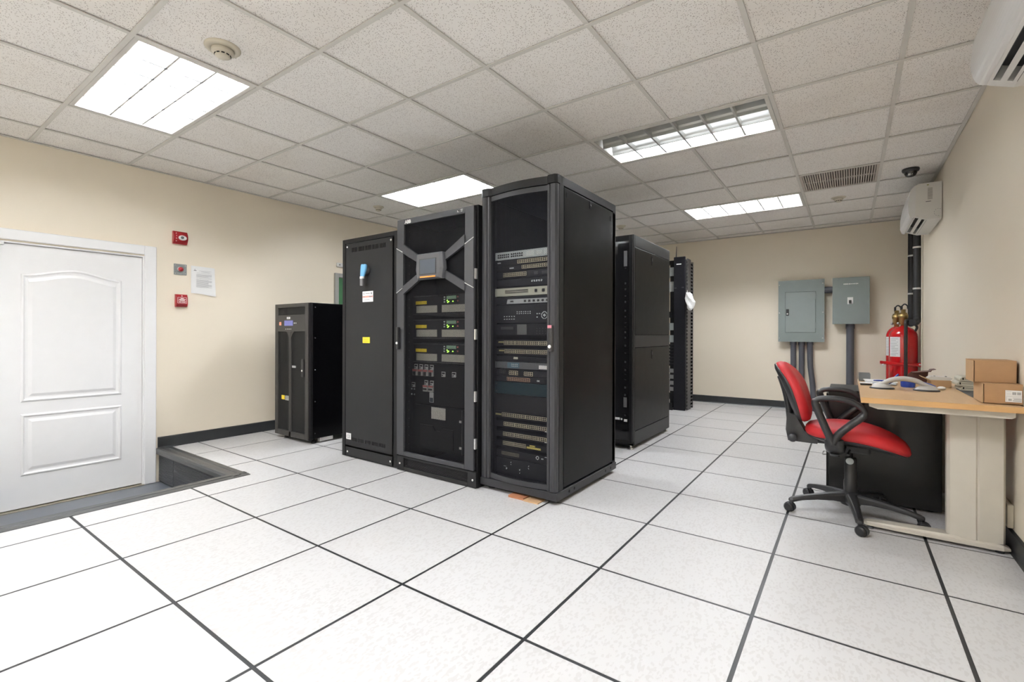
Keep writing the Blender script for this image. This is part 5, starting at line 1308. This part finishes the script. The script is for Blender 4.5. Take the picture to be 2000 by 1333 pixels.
# ---- things on the desk
ZD = DZ+0.0003
def carton(x0, x1, y0, y1, z0, z1, label):
    t = thing('cardboard_box', label, 'cardboard box', ((x0+x1)/2, (y0+y1)/2, z0), 'brown cardboard boxes on the desk')
    obj('body', G().box(x0+0.006, x1, y0, y1, z0, z1-0.003), CARD, t, bevel=0.0015)
    obj('lid', G().box(x0, x1+0.001, y0+0.002, y1+0.001, z1-0.004, z1), CARD, t, bevel=0.0012)
    obj('side_flap', G().box(x0, x0+0.0028, y0+0.001, y1-0.004, z0, z1-0.004), CARDL, t)
    return t
t = thing('desk_pad', 'dark grey flat pad on the desk under the cardboard boxes', 'desk pad', (0.578, 3.5, ZD))
obj('pad', G().box(0.518, 0.638, 3.150, 3.86, ZD, ZD+0.003), M('dark_pad', (0.045, 0.048, 0.052), 0.5), t)
ZP = ZD+0.0033
c1 = carton(0.512, 0.645, 3.128, 3.330, ZP, 0.818, 'lower brown cardboard box with white address label')
lb = obj('shipping_label', G().box(0.588, 0.6415, 3.1268, 3.128, 0.736, 0.790), PAPER, c1)
g = G()
for (a, b, c, d) in ((0.592, 0.607, 0.7845, 0.7855), (0.592, 0.607, 0.773, 0.774), (0.590, 0.640, 0.7625, 0.7635), (0.612, 0.638, 0.755, 0.7565), (0.615, 0.640, 0.7475, 0.7515), (0.612, 0.640, 0.7405, 0.7445), (0.591, 0.592, 0.741, 0.760)): g.box(a, b, 3.1263, 3.1275, c, d)
stuff(obj('printed_line', g, INKL, lb))
g = G()
for x in (0.611, 0.6265):
    for k in range(5): g.box(x+k*0.0025, x+k*0.0025+0.0014, 3.1263, 3.1275, 0.770, 0.782)
for k in range(5): g.box(0.598+k*0.0022, 0.5992+k*0.0022, 3.1263, 3.1275, 0.742, 0.751)
stuff(obj('barcode', g, INK, lb))
c2 = carton(0.488, 0.636, 3.185, 3.365, 0.8185, 0.924, 'upper brown cardboard box without label, on the other box')
# stack of beige devices
for k, (dx, dz, lab) in enumerate(((0.004, 0.0, 'beige flat telephone, lowest of three in the stack beside the boxes'), (-0.010, 0.026, 'beige flat telephone in the middle of the stack of three'), (0.002, 0.053, 'beige flat telephone, topmost of the stack of three'))):
    z = ZP+dz; d = thing('desk_telephone', lab, 'telephone', (0.57, 3.85, z), 'stacked beige telephones')
    xa = 0.518+dx
    g = G(); g.prism([(xa, z), (xa+0.11, z), (xa+0.11, z+0.018), (xa+0.10, z+0.0245), (xa+0.012, z+0.0245), (xa, z+0.012)], 'Y', 3.745, 3.93)
    obj('case', g, M('beige_device', (0.52, 0.50, 0.40), 0.45), d, bevel=0.002)
    obj('jack', G().box(xa+0.010, xa+0.016, 3.7435, 3.746, z+0.008, z+0.019), DARK, d)
    obj('seam_line', G().box(xa+0.02, xa+0.11, 3.7440, 3.746, z+0.0125, z+0.0140), GREYPL, d)
# flat cardboard carton with a white handset on it
t = thing('flat_carton', 'flat open brown carton lying behind the suction lifter', 'cardboard box', (0.468, 4.0, ZD))
obj('tray', G().box(0.412, 0.506, 3.915, 4.10, ZD, ZD+0.042), CARDL, t, bevel=0.0015)
g = G(); g.prism([(0.412, ZD+0.041), (0.372, ZD+0.060), (0.371, ZD+0.057), (0.412, ZD+0.036)], 'Y', 3.92, 4.09); obj('flap', g, CARDL, t, fixn=True)
t = thing('white_handset', 'flat white plastic handset lying on the flat carton', 'handset', (0.465, 3.99, ZD+0.042))
g = G(); g.prism([(0.398, ZD+0.050), (0.410, ZD+0.0425), (0.500, ZD+0.0425), (0.514, ZD+0.054), (0.500, ZD+0.062), (0.415, ZD+0.064)], 'Y', 3.935, 4.04); obj('case', g, WPL, t, bevel=0.004, seg=3)
for x in (0.435, 0.488): obj('button', G().lathe((x, 3.98, ZD+0.062), [(0.006, 0), (0.005, 0.003), (0.0005, 0.004)], 10), GREYPL, t)
# brown document case standing open
t = thing('document_case', 'dark brown hinged case standing open behind the lifter', 'case', (0.39, 4.14, ZD))
BRN = M('dark_brown_leatherette', (0.10, 0.035, 0.025), 0.5)
g = G(); g.prism([(0.305, ZD), (0.322, ZD+0.060), (0.340, ZD+0.078), (0.425, ZD+0.088), (0.415, ZD)], 'Y', 4.15, 4.158); obj('back_board', g, BRN, t)
g = G(); g.prism([(0.338, ZD+0.076), (0.424, ZD+0.087), (0.430, ZD+0.098), (0.452, ZD+0.102), (0.452, ZD+0.100), (0.432, ZD+0.094), (0.427, ZD+0.084), (0.340, ZD+0.073)], 'Y', 4.06, 4.16); obj('cover_flap', g, BRN, t, fixn=True)
obj('base_board', G().box(0.305, 0.408, 4.125, 4.16, ZD, ZD+0.006), BRN, t)
# suction lifter with arched handle
t = thing('suction_lifter', 'grey arched suction lifter with two cups and blue levers on the desk', 'suction lifter', (0.26, 3.62, ZD))
LY = 3.625; LG = M('lifter_grey', (0.52, 0.51, 0.48), 0.35)
for x in (0.160, 0.362):
    c_ = obj('suction_cup', G().lathe((x, LY, ZD), [(0.060, 0.0), (0.060, 0.005), (0.054, 0.009), (0.02, 0.010)], 28), BPL, t)
    o = obj('cup_housing', G().lathe((x, LY, ZD), [(0.054, 0.007), (0.046, 0.017), (0.032, 0.026), (0.022, 0.030), (0.001, 0.031)], 28), LG, t)
pts = bez([(0.118, LY, ZD+0.016), (0.165, LY, ZD+0.032), (0.205, LY, ZD+0.054), (0.261, LY, ZD+0.064), (0.317, LY, ZD+0.054), (0.357, LY, ZD+0.032), (0.404, LY, ZD+0.016)], 6)
n = len(pts); rad = [0.009+0.006*math.sin(PI*i/(n-1)) for i in range(n)]
obj('arched_handle', G().tube(pts, rad, 12, flat=((0, 1, 0), 1.6)), LG, t)
obj('lever', G().tube([(0.190, LY+0.03, ZD+0.034), (0.215, LY+0.032, ZD+0.052), (0.240, LY+0.036, ZD+0.088)], [0.012, 0.011, 0.004], 8, flat=((0, 1, 0), 1.6)), BLUE, t)
obj('lever', G().tube([(0.345, LY+0.03, ZD+0.040), (0.385, LY+0.032, ZD+0.026), (0.405, LY+0.034, ZD+0.022)], [0.011, 0.012, 0.006], 8, flat=((0, 1, 0), 1.6)), BLUE, t)
t = thing('tape_roll', 'round blue cap standing behind the lifter handle', 'cap', (0.295, 3.82, ZD))
obj('drum', G().lathe((0.295, 3.82, ZD), [(0.034, 0), (0.036, 0.010), (0.036, 0.040), (0.030, 0.054), (0.016, 0.062), (0.001, 0.064)], 20), BLUE, t)
# papers, tray, pen
t = thing('paper_sheets', 'loose stack of white sheets at the desk corner', 'papers', (0.168, 3.995, ZD))
for k, (dx, dy, a) in enumerate(((0, 0, 0.03), (0.004, -0.015, -0.09), (-0.002, 0.010, 0.09))):
    g = G(); c, s = math.cos(a), math.sin(a); z = ZD+0.0015+k*0.006
    P = [(0.168+dx+c*x-s*y, 3.995+dy+s*x+c*y) for (x, y) in ((-0.078, -0.104), (0.078, -0.104), (0.078, 0.104), (-0.078, 0.104))]
    g.prism(P, 'Z', z-0.0015, z+0.004); obj('sheet', g, PAPER if k != 1 else M('bluish_sheet', (0.66, 0.74, 0.84), 0.6), t)
t = thing('letter_tray', 'thin black tray with white rim at the desk corner', 'tray', (0.085, 3.84, ZD))
obj('base', G().box(0.058, 0.118, 3.80, 3.86, ZD, ZD+0.010), BPL, t, bevel=0.003); obj('rim', G().box(0.055, 0.121, 3.797, 3.863, ZD+0.010, ZD+0.015), PAPER, t, bevel=0.002)
tag(obj('blue_pen', G().tube([(0.130, 3.945, ZD+0.0215), (0.155, 3.945, ZD+0.0222), (0.225, 3.950, ZD+0.0222)], [0.003, 0.005, 0.005], 8), BLUE, loc=(0.178, 3.947, ZD+0.0175)), 'dark blue pen lying on the white sheets', 'pen')
t = thing('plastic_organiser', 'clear grey plastic box at the far desk corner above the pedestal', 'box', (0.075, 4.2, ZD))
g = G(); 
for q in ((0.056, 0.060, 4.13, 4.28), (0.116, 0.120, 4.13, 4.28), (0.060, 0.116, 4.13, 4.134), (0.060, 0.116, 4.276, 4.28)): g.box(*q, ZD, ZD+0.05)
obj('walls', g, M('clear_grey_plastic', (0.24, 0.26, 0.27), 0.2), t); obj('floor_plate', G().box(0.056, 0.120, 4.13, 4.28, ZD, ZD+0.004), M('clear_grey_plastic', (0.24, 0.26, 0.27), 0.2), t)
g = G(); g.sph((0.440, 3.735, ZD+0.0105), 0.0105, (1.9, 2.2, 1.0), 16)
tag(obj('white_puck', g, WPL, loc=(0.440, 3.735, ZD)), 'small white rounded plastic piece beside the lifter cup', 'plastic piece')
